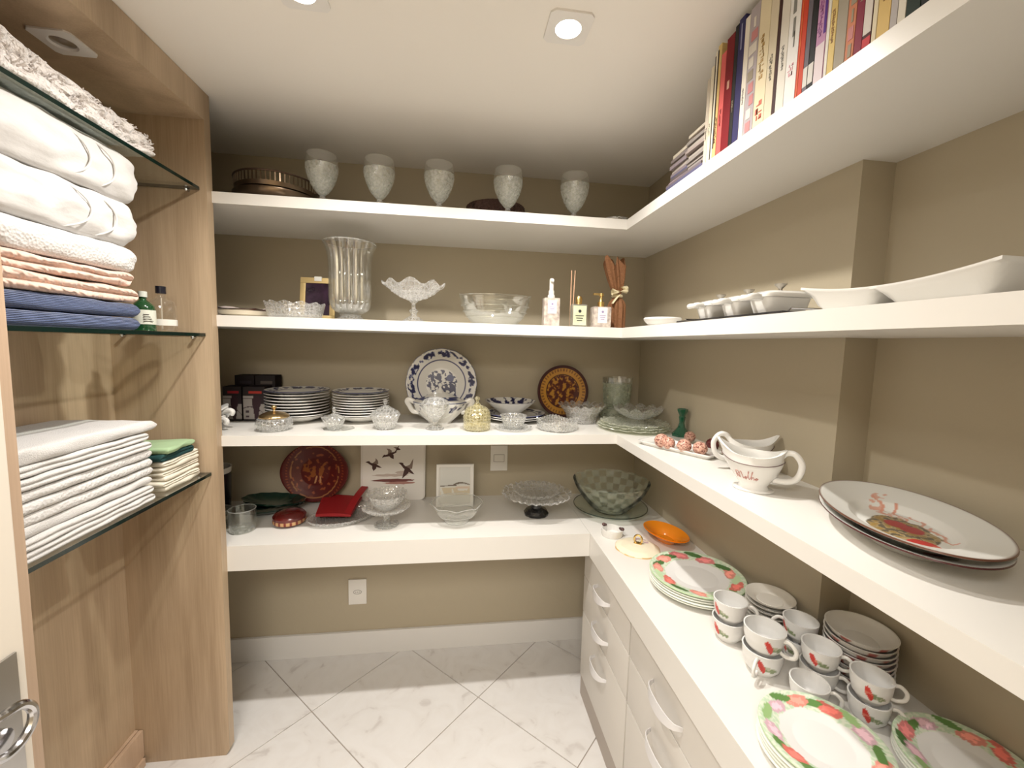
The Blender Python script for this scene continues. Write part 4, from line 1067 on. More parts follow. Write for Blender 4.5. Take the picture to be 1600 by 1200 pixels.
# red lacquer plate leaning
def redp(x, y, z):
    r = sqrt(x*x+(y*.9)**2)/.125; u, v = x/.12, y/.12
    a = math.atan2(y, x)
    if .80 < r < .84 and noise.noise(Vector((cos(a)*4, sin(a)*4, 2))) > -.25: return (.30, .12, .04)
    if .93 < r < .99 and sin(60*a) > .2: return (.26, .05, .012)
    n_ = noise.noise(Vector((x*60, y*60, 9)))
    body = ((u+.02)**2/.10+(v+.02)**2/.035 < 1) or (abs(u-.28) < .10 and -.05 < v < .34) or (abs(u+.34) < .10 and -.05 < v < .30 and u+v > -.35)
    leg = (abs(u-.02-(v+.3)*.25) < .03 or abs(u-.18) < .03) and -.42 < v < -.15
    if body and n_ > -.12: return (.24, .07, .015)
    if leg: return (.45, .22, .10)
    if r < .78 and n_ > .33: return (.26, .06, .02)
    return (.085, .006, .006)
rp = M().lathe(plate_prof(.140, .018, step=.0028), 180, lambda t_, k, r, z: (r*(1+.10*abs(cos(t_))**5*(1 if r > .1 else 0)*(r-.1)/.04-.06*(r/.14)), z))
single('lacquer_plate', 'dark red lacquered plate with a bird figure, leaning against the wall', 'plate', rp, PAINTED, (-.620, 1.935, Z4+.142), paint=redp, rot=(math.radians(84), 0, 0), smooth=50)
t = thing('round_box', 'small red lacquered round box with a gold pattern band', 'box', (-.652, 1.715, Z4))
RED = pbr('red_lacquer', (.11, .009, .007), .2, coat=.5)
part('body', M().lathe([(0, 0), (.048, 0), (.058, .008), (.060, .024), (0, .024)], 48), RED, t)
q = M(); q.lathe([(.0602, .010), (.0608, .022)], 72)
part('pattern_band', M().lathe([(.0585, .009), (.0612, .012), (.0612, .022), (.060, .0235)], 90), MATTEP, t, 'gold patterned band', paint=lambda x, y, z: ((.50, .30, .14) if (sin(18*math.atan2(y, x)) > -.1) else (.16, .012, .008)))
part('lid', M().lathe([(0, .0245), (.061, .0245), (.061, .034), (.052, .045), (.030, .052), (0, .054)], 48), RED, t)
# crystal oval tray + red napkin
tray_ = M().lathe(vessel(resample([(0, 0), (.105, 0), (.122, .008), (.135, .022)], .012), .004), 150, lambda t_, k, r, z: (r*(1+(.02*cos(30*t_) if r > .11 else 0)), z))
tray_.v = [(x, y*.66, z) for x, y, z in tray_.v]
single('crystal_tray', 'oval cut crystal tray with a ribbed edge holding the red napkin', 'tray', tray_, CRYSTAL, (-.455, 1.735, Z4), .38)
NZ = Z4+.016
c_ = [onz(493, 806, NZ+.01), onz(548, 806, NZ+.01), onz(566, 778, NZ+.01), onz(505, 775, NZ+.01)]
cc = sum(c_, Vector())/4
t = thing('red_napkin', 'bright red folded napkin with a ribbon band lying on the crystal tray', 'napkin', (cc.x, cc.y, NZ))
NAP = pbr('red_cloth', (.33, .008, .012), .6)
q = M()
def nq(i, j, off):
    u, v = i/13, j/9; p_ = c_[0].lerp(c_[1], u).lerp(c_[3].lerp(c_[2], u), v)
    return (p_.x-cc.x, p_.y-cc.y, .006+.004*sin(u*pi)*(1 if off else .3)+off)
q.grid(14, 10, lambda i, j: nq(i, j, 0)); q.grid(14, 10, lambda i, j: nq(i, j, .010))
b_ = [(i, 0) for i in range(14)]+[(13, j) for j in range(1, 10)]+[(i, 9) for i in range(12, -1, -1)]+[(0, j) for j in range(8, 0, -1)]
for a, b in zip(b_, b_[1:]+b_[:1]):
    ia, ib = a[0]*10+a[1], b[0]*10+b[1]; q.f.append((ia, ib, ib+140, ia+140)); q.mi.append(0)
part('cloth', q, NAP, t)
e0, e1 = c_[1]-cc, onz(575, 764, NZ+.045)-cc; e1.z = .052; e0.z = .012
dr = (e1-e0); sd = Vector((-.030, .010, .0))
q = M(); q.grid(8, 4, lambda i, j: tuple(e0+dr*(i/7)+Vector((0, 0, .010*sin(pi*i/7)))+(sd if j in (1, 2) else Vector())+Vector((0, 0, .004 if j > 1 else 0))), closev=True)
q.f.append((0, 1, 2, 3)); q.f.append((31, 30, 29, 28)); q.mi += [0, 0]
part('ribbon_band', q, NAP, t, 'raised red band')
# duck board leaning
t = thing('duck_board', 'white board with flying ducks printed on it, leaning on the wall', 'picture', (-.283, 1.935, Z4))
W_, H_ = .290, .285
def rrect(w_, h_, r, n_=6):
    out = []
    for cx, cy, a0 in ((w_/2-r, r, -90), (w_/2-r, h_-r, 0), (-w_/2+r, h_-r, 90), (-w_/2+r, r, 180)):
        for k in range(n_+1):
            a = math.radians(a0+90*k/n_); out.append((cx+r*cos(a), cy+r*sin(a)))
    return out
rt = (math.radians(-4), 0, 0)
part('board', M().prism(rrect(W_, H_, .022), .008, 'y', 0), pbr('white_board', (.76, .73, .69), .4), t, rot=rt, smooth=30)
part('border_line', M().tube([(x, -.0004, z) for x, z in rrect(W_*.965, H_*.965, .019)], .0006, 4, closed=True), pbr('grey_line', (.50, .47, .44), .5), t, rot=rt)
DK = pbr('duck_brown', (.055, .018, .014), .6); DG = pbr('duck_grey', (.22, .16, .13), .6)
def duck(cx, cz, s_, a, wing):
    bodyp = [(-1.0, .05), (-.8, .22), (-.55, .30), (-.45, .18), (-.2, .12), (.3, .15), (.9, -.05), (1.15, -.15), (.9, -.22), (.3, -.22), (-.2, -.18), (-.6, -.02), (-.75, .02)]
    w1 = [(-.15, .1), (.15, .5), (.1, 1.0*wing), (.45, .6), (.6, .25), (.35, .05)]
    w2 = [(-.1, -.1), (0, -.5), (.25, -.95*wing), (.5, -.4), (.45, -.1)]
    for k, pp in enumerate((w1, bodyp, w2)):
        R_ = [(cx+s_*(x*cos(a)-y*sin(a)), cz+s_*(x*sin(a)+y*cos(a))) for x, y in pp]
        part('printed_duck', M().prism(R_, .0004, 'y', -.0005-.0003*k), (DG, DK, DG)[k] if k != 2 else DK, t, rot=rt, smooth=0)
def bz(py, px=None):  # photo row -> board height
    return ony(600, py, 1.93).z-Z4
duck(-.090, bz(727), .036, -.25, .85); duck(-.020, bz(712), .034, .5, .9); duck(.015, bz(704), .018, 1.2, 1.0); duck(.058, bz(733), .042, -.55, 1.3)
def blob(cx, cz, rx, rz, mt, seed):
    pp = [(cx+rx*cos(2*pi*k/28)*(1+.25*noise.noise(Vector((k*.9, seed, 0)))), cz+rz*sin(2*pi*k/28)*(1+.5*noise.noise(Vector((k*.7, seed, 4))))) for k in range(28)]
    part('printed_ground', M().prism(pp, .0004, 'y', -.0005), mt, t, rot=rt, smooth=0)
blob(.0, bz(752), .095, .007, pbr('print_maroon', (.16, .045, .040), .6), 1); blob(.03, bz(756), .07, .006, pbr('print_rose', (.40, .20, .17), .6), 2)
blob(-.01, bz(744), .08, .006, pbr('print_sand', (.52, .43, .38), .6), 3); blob(.05, bz(740), .04, .008, MATS['print_sand'], 6)
# framed beach picture
t = thing('picture_frame', 'white framed beach sketch standing behind a crystal bowl', 'picture frame', (.001, 1.845, Z4))
rt = (math.radians(-6), 0, 0); fw = .083; fh = .190
q = M()
for a in ((-fw, fw, fh-.012, fh), (-fw, fw, 0, .012), (-fw, -fw+.012, .012, fh-.012), (fw-.012, fw, .012, fh-.012)): q.box(a[0], a[1], -.009, .009, a[2], a[3], .001)
part('frame', q, pbr('frame_white', (.73, .715, .68), .4), t, rot=rt, smooth=0)
def beach(x, y, z):
    u, v = x/.07, z/fh
    if abs(u) > .94 or v > .93 or v < .08: return (.60, .58, .54) if (abs(u) < .97 and v < .94 and v > .07) else (.76, .74, .70)
    n_ = noise.noise(Vector((x*60, z*30, 1)))
    if u > -.1 and abs(v-.53-.03*sin(u*4)) < .012+.02*max(0, .5-abs(u-.25)): return (.16, .13, .10)
    if u < .1 and abs(v-.50-.012*u) < .010+.006*n_: return (.14, .11, .09)
    if .42 < v < .48 and u > .05: return (.62, .50, .40)
    if .28 < v < .45 and n_ > -.15: return (.58, .50, .36)
    return (.60, .60, .57) if v > .5 else (.66, .65, .60)
part('picture', M().grid(60, 70, lambda i, j: (-.072+.144*i/59, -.0035, .01+(fh-.02)*j/69)), MATTEP, t, rot=rt, smooth=0, paint=beach)
part('back_board', M().box(-.072, .072, -.003, .004, .010, fh-.010), MATS['frame_white'], t, rot=rt, smooth=0)
# crystal stand + bowl
single('pedestal_dish', 'low clear pedestal dish carrying the cut crystal bowl', 'dish',
       M().lathe([(0, 0), (.048, 0), (.048, .004), (.014, .012), (.012, .050), (.030, .058), (.080, .068), (.094, .078), (.094, .082), (.078, .0725), (.03, .062), (0, .062)], 64), PRESSED, (-.270, 1.672, Z4))
single('crystal_bowl', 'cut crystal bowl sitting on the pedestal dish before the duck board', 'bowl',
       M().lathe(vessel(resample([(0, 0), (.034, 0), (.042, .006), (.070, .036), (.080, .062)], .008), .004), 96, lambda t_, k, r, z: (r*(1+.02*cos(16*t_)), z+.002*cos(16*t_)*(z/.06))), CRYSTAL, (-.270, 1.680, Z4+.0665))
single('faceted_bowl', 'clear faceted glass bowl in front of the framed beach sketch', 'bowl',
       M().lathe(vessel([(0, 0), (.046, 0), (.056, .010), (.088, .040), (.110, .066), (.112, .076)], .005), 8*9, lambda t_, k, r, z: (r*(1-.05*abs(sin(4*t_))*(1 if r > .05 else 0)), z+.004*abs(sin(4*t_))*(z/.07))), glass('faceted_glass', (.965, .97, .96), .018, .03, None, .12), (.010, 1.690, Z4), smooth=20)
_fb = bpy.data.objects['faceted_bowl']
for nm_, rr_, zz_, tk in (('rim', .1075, .0775, .0018), ('cut_band', .082, .036, .0013), ('base_ring', .050, .004, .002)):
    part(nm_, M().tube([((rr_*(1-.05*abs(sin(4*2*pi*k/72))))*cos(2*pi*k/72), (rr_*(1-.05*abs(sin(4*2*pi*k/72))))*sin(2*pi*k/72), zz_+(.004*abs(sin(4*2*pi*k/72)) if nm_ == 'rim' else 0)) for k in range(72)], tk, 6, closed=True), MATS['rim_glass'], _fb)
# cake stand with black base
t = thing('cake_stand', 'scalloped pressed glass cake stand on a black foot', 'cake stand', (.353, 1.735, Z4))
part('foot', M().lathe([(0, 0), (.050, 0), (.052, .010), (.044, .022), (.022, .030), (.022, .044), (0, .044)], 60, rib(10, .05)), pbr('black_glass', (.006, .006, .007), .12, coat=.5), t, 'black scalloped foot')
part('stem', M().lathe([(.020, .0445), (.046, .056), (.052, .068), (.030, .072), (0, .0725)], 60), PRESSED, t)
part('plate', M().lathe(vessel(resample([(0, .073), (.06, .073), (.10, .078), (.148, .098)], .01), .0035), 150, lambda t_, k, r, z: (r*(1+(.035*abs(cos(5*t_)) if r > .1 else 0)), z+(.004*cos(30*t_) if r > .13 else 0))), glass('cake_glass', (.94, .94, .93), .20, .08, ('voronoi', 45, 1.0), .25), t)
# upper inner dish
single('glass_dish', 'oval scalloped crystal dish lying in the cake stand', 'dish', M().lathe(vessel(resample([(0, 0), (.05, 0), (.08, .012), (.106, .034)], .008), .003), 120, lambda t_, k, r, z: (r*(1+.03*cos(12*t_)), z+(.003*cos(24*t_) if r > .08 else 0))), CRYSTAL, (.353, 1.745, Z4+.078))
# frosted checker bowl on glass plate
single('glass_plate', 'round greenish glass plate under the big frosted bowl', 'plate', M().lathe(vessel([(0, .002), (.09, .002), (.10, 0), (.12, .008), (.150, .018), (.162, .028)], .004), 80), GRGLASS, (.690, 1.742, Z4))
single('plate_rim_ring', 'dark green polished edge ring', 'rim', M().tube([(.1605*cos(2*pi*k/80), .1605*sin(2*pi*k/80), .0315) for k in range(80)], .0016, 6, closed=True), SHELFE, (.690, 1.742, Z4))
_rr = bpy.data.objects['plate_rim_ring']; _gp = bpy.data.objects['glass_plate']
_rr.name = 'rim'; _rr.parent = _gp; _rr.location = (0, 0, 0); del _rr['category']
def checker(name):
    m, nt, out = newmat(name); N = nt.nodes; L = nt.links
    tc = N.new('ShaderNodeTexCoord'); sx = N.new('ShaderNodeSeparateXYZ'); L.new(tc.outputs['Object'], sx.inputs[0])
    at = N.new('ShaderNodeMath'); at.operation = 'ARCTAN2'; L.new(sx.outputs[1], at.inputs[0]); L.new(sx.outputs[0], at.inputs[1])
    cv = N.new('ShaderNodeCombineXYZ'); mu = N.new('ShaderNodeMath'); mu.operation = 'MULTIPLY'; mu.inputs[1].default_value = 28/(2*pi)
    L.new(at.outputs[0], mu.inputs[0]); L.new(mu.outputs[0], cv.inputs[0])
    mz = N.new('ShaderNodeMath'); mz.operation = 'MULTIPLY'; mz.inputs[1].default_value = 38; L.new(sx.outputs[2], mz.inputs[0]); L.new(mz.outputs[0], cv.inputs[1])
    ck = N.new('ShaderNodeTexChecker'); ck.inputs['Scale'].default_value = 1; L.new(cv.outputs[0], ck.inputs[0])
    tr = N.new('ShaderNodeBsdfTransparent'); tr.inputs[0].default_value = (.975, .985, .965, 1)
    df = N.new('ShaderNodeBsdfDiffuse'); df.inputs[0].default_value = (.74, .80, .70, 1); tl = N.new('ShaderNodeBsdfTranslucent'); tl.inputs[0].default_value = (.74, .80, .70, 1)
    ad = N.new('ShaderNodeMixShader'); ad.inputs[0].default_value = .5; L.new(df.outputs[0], ad.inputs[1]); L.new(tl.outputs[0], ad.inputs[2])
    mr = N.new('ShaderNodeMapRange'); mr.inputs['To Min'].default_value = .06; mr.inputs['To Max'].default_value = .28; L.new(ck.outputs['Fac'], mr.inputs['Value'])
    mx = N.new('ShaderNodeMixShader'); L.new(mr.outputs[0], mx.inputs[0]); L.new(tr.outputs[0], mx.inputs[1]); L.new(ad.outputs[0], mx.inputs[2])
    gl = N.new('ShaderNodeBsdfGlossy'); gl.inputs['Roughness'].default_value = .12
    lw = N.new('ShaderNodeFresnel'); lw.inputs[0].default_value = 1.08
    m2 = N.new('ShaderNodeMixShader'); L.new(lw.outputs[0], m2.inputs[0]); L.new(mx.outputs[0], m2.inputs[1]); L.new(gl.outputs[0], m2.inputs[2]); L.new(m2.outputs[0], out.inputs[0])
    return m
single('frosted_bowl', 'big greenish glass bowl with frosted checks in the counter corner', 'bowl',
       M().lathe(vessel(curve([(0, 0), (.060, 0), (.085, .016), (.125, .060), (.155, .105), (.168, .138)], 5), .004), 90), checker('frosted_checks'), (.690, 1.742, Z4+.0068))
# trinket dish, cream lid, orange dish
t = thing('trinket_dish', 'small round white trinket dish with two dark flower knobs', 'dish', (.612, 1.510, Z4), .0)
part('bowl', M().lathe(vessel([(0, 0), (.038, 0), (.041, .006), (.041, .028)], .004), 48), PLATEM, t)
for a in (2.2, -.5):
    part('flower_ornament', M().ball((.038*cos(a), .038*sin(a), .031), .0085, 12, .8).ball((.030*cos(a), .030*sin(a), .033), .005, 10), pbr('dark_flower', (.10, .05, .045), .4, var=(120, .8)), t, 'dark painted flower')
single('white_card', 'small white square card lying behind the cream lid', 'card', M().box(-.045, .045, -.055, .055, 0, .0012), PLATEM, (.668, 1.515, Z4), -.1)
t = thing('porcelain_lid', 'cream porcelain lid with a gold ring handle and pink flowers', 'lid', (.668, 1.400, Z4), 0)
def lidp(x, y, z):
    if noise.noise(Vector((x*55, y*55, 3))) > .1 and (x-.035)**2+(y-.030)**2 < .0010: return (.52, .38, .40)
    if (x-.02)**2/.0003+(y-.045)**2/.0001 < 1: return (.40, .42, .28)
    if sqrt(x*x+y*y) > .0785: return (.55, .36, .16)
    return (.80, .72, .55)
part('dome', M().lathe(resample([(0, .018), (.03, .0165), (.060, .012), (.079, .003), (.081, 0), (.070, 0), (0, .006)], .0025), 120, scal(8, .015)), PAINTED, t, paint=lidp)
part('ring_handle', M().tube([(.004+.0*k, .014*cos(2*pi*k/22), .032+.016*sin(2*pi*k/22)) for k in range(22)], .0038, 8, closed=True), GOLD, t, 'gold ring handle', rz=.9)
part('handle_foot', M().box(-.006, .012, -.014, .014, .014, .020, .002), GOLD, t, rz=.9)
of = M().lathe(vessel([(0, .002), (.035, .002), (.037, 0), (.043, .008), (.066, .024), (.092, .034), (.094, .036)], .005), 64)
of.v = [(x*.72, y*1.06, z) for x, y, z in of.v]
og = pbr('orange_glass', (.86, .27, .008), .12, coat=.6)
single('orange_dish', 'orange glass oval dish close to the right wall', 'dish', of, og, (.803, 1.452, Z4), .25)
# ---- tulip tableware
def tulip_paint(R, seed, rin=.66):
    rnd = random.Random(seed); bl = []
    n_ = 9
    for k in range(n_):
        a = 2*pi*k/n_+rnd.uniform(-.15, .15)
        bl.append((a, .80+rnd.uniform(-.05, .03), .18+rnd.random()*.06, .115, rnd.choice([(.66, .17, .14), (.68, .26, .21), (.62, .20, .20), (.60, .40, .46)]), rnd.uniform(-.5, .5)))
        bl.append((a+.35, .84+rnd.uniform(-.05, .05), .20, .075, rnd.choice([(.12, .24, .07), (.30, .46, .20), (.07, .16, .05), (.50, .66, .40)]), rnd.uniform(-.4, .4)))
    def p(x, y, z):
        r = sqrt(x*x+y*y)/R; u, v = x/R, y/R
        n1 = noise.noise(Vector((u*14, v*14, seed))); edge = rin+.035*noise.noise(Vector((u*5, v*5, seed+9)))
        if r > .992: return (.45, .60, .36)
        c = (.73, .725, .71)
        if r > edge: c = (.50, .63, .46) if n1 > 0 else (.66, .71, .58)
        for a, rr, L_, w_, cc_, tw in bl:
            du, dv = u-rr*cos(a), v-rr*sin(a); tx, ty = -sin(a+tw), cos(a+tw)
            s_ = du*tx+dv*ty; q_ = -du*ty+dv*tx
            e = (s_/L_)**2+(q_/w_)**2+.5*n1
            if e < 1 and r > edge-.10:
                c = tuple(min(1, ch*(1.45 if e < .35 and cc_[0] > .5 else 1)) for ch in cc_)
        return c
    return p
SIDEG = pbr('plate_side_green_white', (.80, .82, .74), .15, coat=.3)
random.seed(12)
def labT(where):
    def f(k):
        return 'topmost tulip-rimmed plate of the %s' % where if k == 0 else '%s plate from the top of the %s' % (ORD[k], where)
    return f
stack_plates(.742, 1.142, Z4, 5, .138, .017, .0075, labT('far tulip plate stack by the orange dish'), 'far tulip plate stack', tulip_paint(.138, 4), SIDEG, False, .0015)
stack_plates(.660, .607, Z4, 5, .102, .015, .0078, labT('front tulip stack at the counter edge'), 'front tulip plate stack', tulip_paint(.102, 11), SIDEG, False, .001)
stack_plates(.882, .545, Z4, 4, .099, .015, .0075, labT('tulip stack against the right wall'), 'wall-side tulip plate stack', tulip_paint(.099, 23), SIDEG, False, .001)
# cups
def cup_profile(R, h): return vessel(resample([(0, .002), (R*.50, .002), (R*.55, 0), (R*.62, .004), (R*.84, h*.28), (R*.95, h*.62), (R, h)], .003), .0028)
_cups = {}
def cup_meshes(R, h, seed):
    def p(x, y, z):
        a = math.atan2(y, x); v = z/h
        pr = [(R*.62, .004), (R*.84, h*.28), (R*.95, h*.62), (R, h)]; ro = R*.6
        for (r0, z0), (r1, z1) in zip(pr, pr[1:]):
            if z0 <= z <= z1: ro = r0+(r1-r0)*(z-z0)/(z1-z0)
        if sqrt(x*x+y*y) > ro-.0012:
            for a0 in (pi, 0.3):
                d = (a-a0+pi) % (2*pi)-pi
                n_ = .5*noise.noise(Vector((d*6+seed, v*6, a0)))
                d1 = d+.45; s_ = d1*.8+(v-.62)*.6
                if ((d1*.8+(v-.60)*.55)/.15)**2+((v-.60-d1*.6)/.36)**2+n_ < 1: return (.56, .05, .04) if n_ > -.15 else (.66, .20, .15)
                if ((d+.02)/.42)**2+((v-.50+d*.12)/.11)**2+n_ < 1: return (.22, .28, .15) if n_ > -.1 else (.45, .45, .34)
        return (.73, .725, .71)
    a = M().lathe(cup_profile(R, h), 140).mesh('cup', PAINTED, 50, paint=p)
    b = M().tube(curve([(R*.90, 0, h*.80), (R*1.22, 0, h*.86), (R*1.52, 0, h*.66), (R*1.46, 0, h*.38), (R*1.10, 0, h*.26), (R*.84, 0, h*.30)], 5), R*.085, 10, flat=1.3).mesh('handle', PLATEM, 60)
    return a, b
def cup(x, y, z, R, h, hd, lab, print_side=pi, grp='tulip cups'):
    key = (R, h)
    if key not in _cups: _cups[key] = cup_meshes(R, h, len(_cups))
    a, b = _cups[key]
    t = thing('tulip_cup', lab, 'cup', (x, y, z), 0, grp)
    part('bowl', a, None, t, rz=print_side); part('handle', b, None, t, rz=hd)
G = 'tulip cups stacked on the right counter'
def cstack(x, y, R, h, pitch, hds, labs, rots):
    for k in range(len(hds)): cup(x, y, Z4+k*pitch, R, h, hds[k], labs[k], rots[k], G)
cstack(.696, .922, .0395, .056, .050, (-1.0, -.6), ('lower cup of the stack beside the far tulip plates', 'upper cup of the stack beside the far tulip plates'), (.6, .5))
cstack(.706, .815, .043, .058, .048, (-2.5, -1.1), ('lower cup of the stack nearest the counter edge, handle to the left', 'upper cup of the stack nearest the counter edge, handle to the right'), (1.3, 1.6))
cstack(.826, .846, .037, .050, .046, (2.6, 2.6), ('lower cup of the stack between saucers and tall bowl pile', 'upper cup of the stack between saucers and tall bowl pile'), (.3, .2))
cstack(.800, .762, .037, .050, .045, (-.95, -.85), ('lower cup of the stack in the middle of the cup group', 'upper cup of the stack in the middle of the cup group'), (.9, .9))
cup(.739, .722, Z4, .036, .050, -.75, 'single tulip cup standing alone just behind the front plate stack', 1.3, G)
cstack(.826, .672, .0355, .052, .047, (-.75, -.65), ('lower cup of the stack nearest the camera', 'upper cup of the stack nearest the camera'), (1.1, 1.1))
def dish_stack(x, y, n_, R, H, pitch, name, cat, labf, grp, paintf):
    me = M().lathe(resample(vessel([(0, .002), (R*.5, .002), (R*.54, 0), (R*.62, .004), (R*.88, H*.6), (R, H)], .003), .004), 96).mesh(name, PAINTED, 50, paint=paintf)
    for k in range(n_):
        single(name, labf(n_-1-k), cat, me, None, (x+random.uniform(-.001, .001), y+random.uniform(-.001, .001), Z4+k*pitch), .3*k, grp)
def sau_p(x, y, z):
    r = sqrt(x*x+y*y); R, H = .066, .032; ro = 0
    for (r0, z0), (r1, z1) in (((R*.62, .004), (R*.88, H*.6)), ((R*.88, H*.6), (R, H))):
        if z0 <= z <= z1: ro = r0+(r1-r0)*(z-z0)/(z1-z0)
    return (.46, .14, .12) if (ro and r > ro-.0013 and noise.noise(Vector((x*38, y*38, 5))) > .22) else (.73, .715, .68)
dish_stack(.836, .956, 7, .0585, .017, .0115, 'saucer', 'saucer', lambda k: ('topmost saucer of the pile beside the wall column' if k == 0 else '%s saucer from the top of the pile beside the wall column' % ORD[k]), 'saucer pile by the wall column', lambda x, y, z: (.73, .705, .65))
dish_stack(.905, .772, 8, .066, .032, .0125, 'cereal_bowl', 'bowl', lambda k: ('topmost white bowl of the tall bowl pile near the wall' if k == 0 else '%s bowl from the top of the tall bowl pile near the wall' % ORD[k]), 'tall bowl pile near the wall', sau_p)

# ================================================================ WARDROBE TEXTILES
def slab(lx, ly, h, lips, seed, lip_d=.010, amp=.004, nx=14, ny=46, sag=0.0, h2=None, rnd=None, fr=18):
    """folded cloth: cross-section loop with rounded lips on the room side, pillowed ends"""
    h2 = h if h2 is None else h2
    ns = 10*lips+4; loop = []
    for k in range(ns):                       # front face from bottom to top with lips
        s_ = k/(ns-1); b = abs(sin(pi*lips*s_))**.55; loop.append((lx/2-lip_d*(1-b), s_))
    for k in range(1, nx): loop.append((lx/2-lip_d-(lx-lip_d)*k/nx, 1.0))
    for k in range(7):
        s_ = 1-k/6; loop.append((-lx/2-.006*sin(pi*s_)+.006, s_))
    for k in range(1, nx): loop.append((-lx/2+(lx-lip_d)*k/nx, 0.0))
    m = M(); n = len(loop); re = min(h*.6, .03)
    def P(i, j):
        t_ = i/(ny-1); y = -ly/2+ly*(.5-.5*cos(pi*t_))
        hh = h+(h2-h)*(y/ly+.5); d = ly/2-abs(y); e = 1 if d > re else sqrt(max(0, 1-((re-d)/re)**2))
        e = max(e, .02); x, s_ = loop[j]
        z = hh*(.5+(s_-.5)*e)
        q = Vector((x*fr, y*fr, z*fr*2+seed*7))
        x += amp*1.6*noise.noise(q)*(1 if x > 0 else .3); z += amp*noise.noise(q+Vector((9, 3, 1)))*(1 if s_ > .5 else .25)*e
        yy = y+amp*1.5*noise.noise(Vector((x*fr, 5, z*fr*3+seed)))*(1 if d < re else 0)
        if e < .98: yy += (-1 if y > 0 else 1)*0
        z += sag*(sin(y*11+seed))*s_
        return (x-(1-e)*.004*(1 if x > 0 else -1), yy, max(z, .0004))
    m.grid(ny, n, P, closev=True)
    m.f.append(tuple(range(n))[::-1]); m.f.append(tuple((ny-1)*n+k for k in range(n))); m.mi += [0, 0]
    return m
TW = pbr('white_terry', (.66, .645, .63), .95, sheen=.3, spec=.1, bump=('noise', 420, .55, .004))
TWQ = pbr('white_waffle', (.66, .645, .63), .95, sheen=.15, spec=.1, bump=('voronoi', 170, .5, .004))
TQ = pbr('quilt_white', (.64, .625, .61), .95, sheen=.3, spec=.1, bump=('noise', 90, .3, .004, (1, .5, 1)))
TP = pbr('peach_towel', (.74, .53, .44), .95, sheen=.3, spec=.1, bump=('curl', 26, .5, .006))
TB = pbr('blue_ribbed', (.165, .215, .40), .95, sheen=.2, spec=.1, bump=('wave', 95, 1.0, .010, (.15, .15, 1)))
FZ = pbr('fluffy_white', (.82, .77, .74), .98, sheen=.5, spec=.1, bump=('noise', 60, .9, .02))
GS = [z+GT for z in GZ]
def towel(name, lab, m, mat, x, y, z, grp, rz=0, cat='towel', parts=None):
    return single(name, lab, cat, m, mat, (x, y, z+.0006), rz, grp, smooth=70)
# top shelf: fluffy folded rug with tufts
t = thing('fluffy_blanket', 'shaggy white folded blanket on the top glass shelf', 'blanket', (-.950, 1.104, GS[0]+.001))
part('body', slab(.262, .42, .075, 2, 3, .008, .012, fr=30, h2=.05, sag=.002), FZ, t, smooth=70)
tf = M(); random.seed(2)
for k in range(420):
    yy = random.uniform(-.205, .203); zz = random.uniform(.008, .072-.02*(yy+.22)/.44); xx = .128 if random.random() < .55 else random.uniform(-.05, .12)
    if xx < .12: zz = .072-.025*(yy+.22)/.44
    l = random.uniform(.006, .014); a = random.uniform(0, 6.28)
    tf.tube([(xx-.006, yy, zz-.002), (xx+l*.4*cos(a), yy+l*.4*sin(a), zz+.002), (xx+l*.5*cos(a)+.002, yy+l*sin(a), zz-.003+random.uniform(0, .010))], [.0022, .0018, .0006], 5)
tfo = part('tufts', tf, FZ, t); tfo['kind'] = 'stuff'
# middle shelf pile, bottom to top
G2 = 'towel pile on the middle glass shelf'
z = GS[1]
pile2 = [('folded_towel', 'lower blue ribbed towel at the bottom of the middle shelf pile', TB, .031, 1, .240, .350, .002, 1.058, .010),
         ('folded_towel', 'upper blue ribbed towel directly under the peach ones', TB, .034, 1, .246, .352, .0025, 1.058, .010),
         ('folded_towel', 'lower peach towel with curly relief, on the blue towels', TP, .037, 2, .244, .350, .005, 1.056, .012),
         ('folded_towel', 'upper peach towel with curly relief, under the nubby white one', TP, .034, 2, .240, .340, .006, 1.052, .012),
         ('folded_towel', 'nubby white towel lying on the peach towels', TWQ, .062, 1, .246, .352, .004, 1.060, .014),
         ('folded_quilt', 'middle thick white quilt, second from the top of the middle pile', TQ, .108, 1, .248, .362, .007, 1.064, .020),
         ('folded_quilt', 'thick white quilt on top of the middle pile under the glass', TQ, .118, 1, .250, .374, .006, 1.070, .020)]
for k, (nm_, lb, mt, h, lips, lx, ly, amp, yc, ld2) in enumerate(pile2):
    o = towel(nm_, lb, slab(lx, ly, h, lips, k+2, ld2, amp, sag=.002 if k > 1 else 0), mt, -.824-lx/2, yc, z, G2, 0, cat='towel' if 'towel' in nm_ else 'quilt')
    if nm_ == 'folded_quilt':   # raised stitched seams curving over the front
        o.name = 'folded_quilt'
        for s_, yy in ((0, -.02), (1, .06)):
            pth = [(lx/2+.0035-.020*(abs(2*u-1)**4), yy+.05*sin(pi*u)**.8*(.8 if s_ else 1), h*(.06+.88*u)) for u in [q_/14 for q_ in range(15)]]
            part('seam', M().tube(pth, .0022, 6), mt, o)
    z += h+.0025
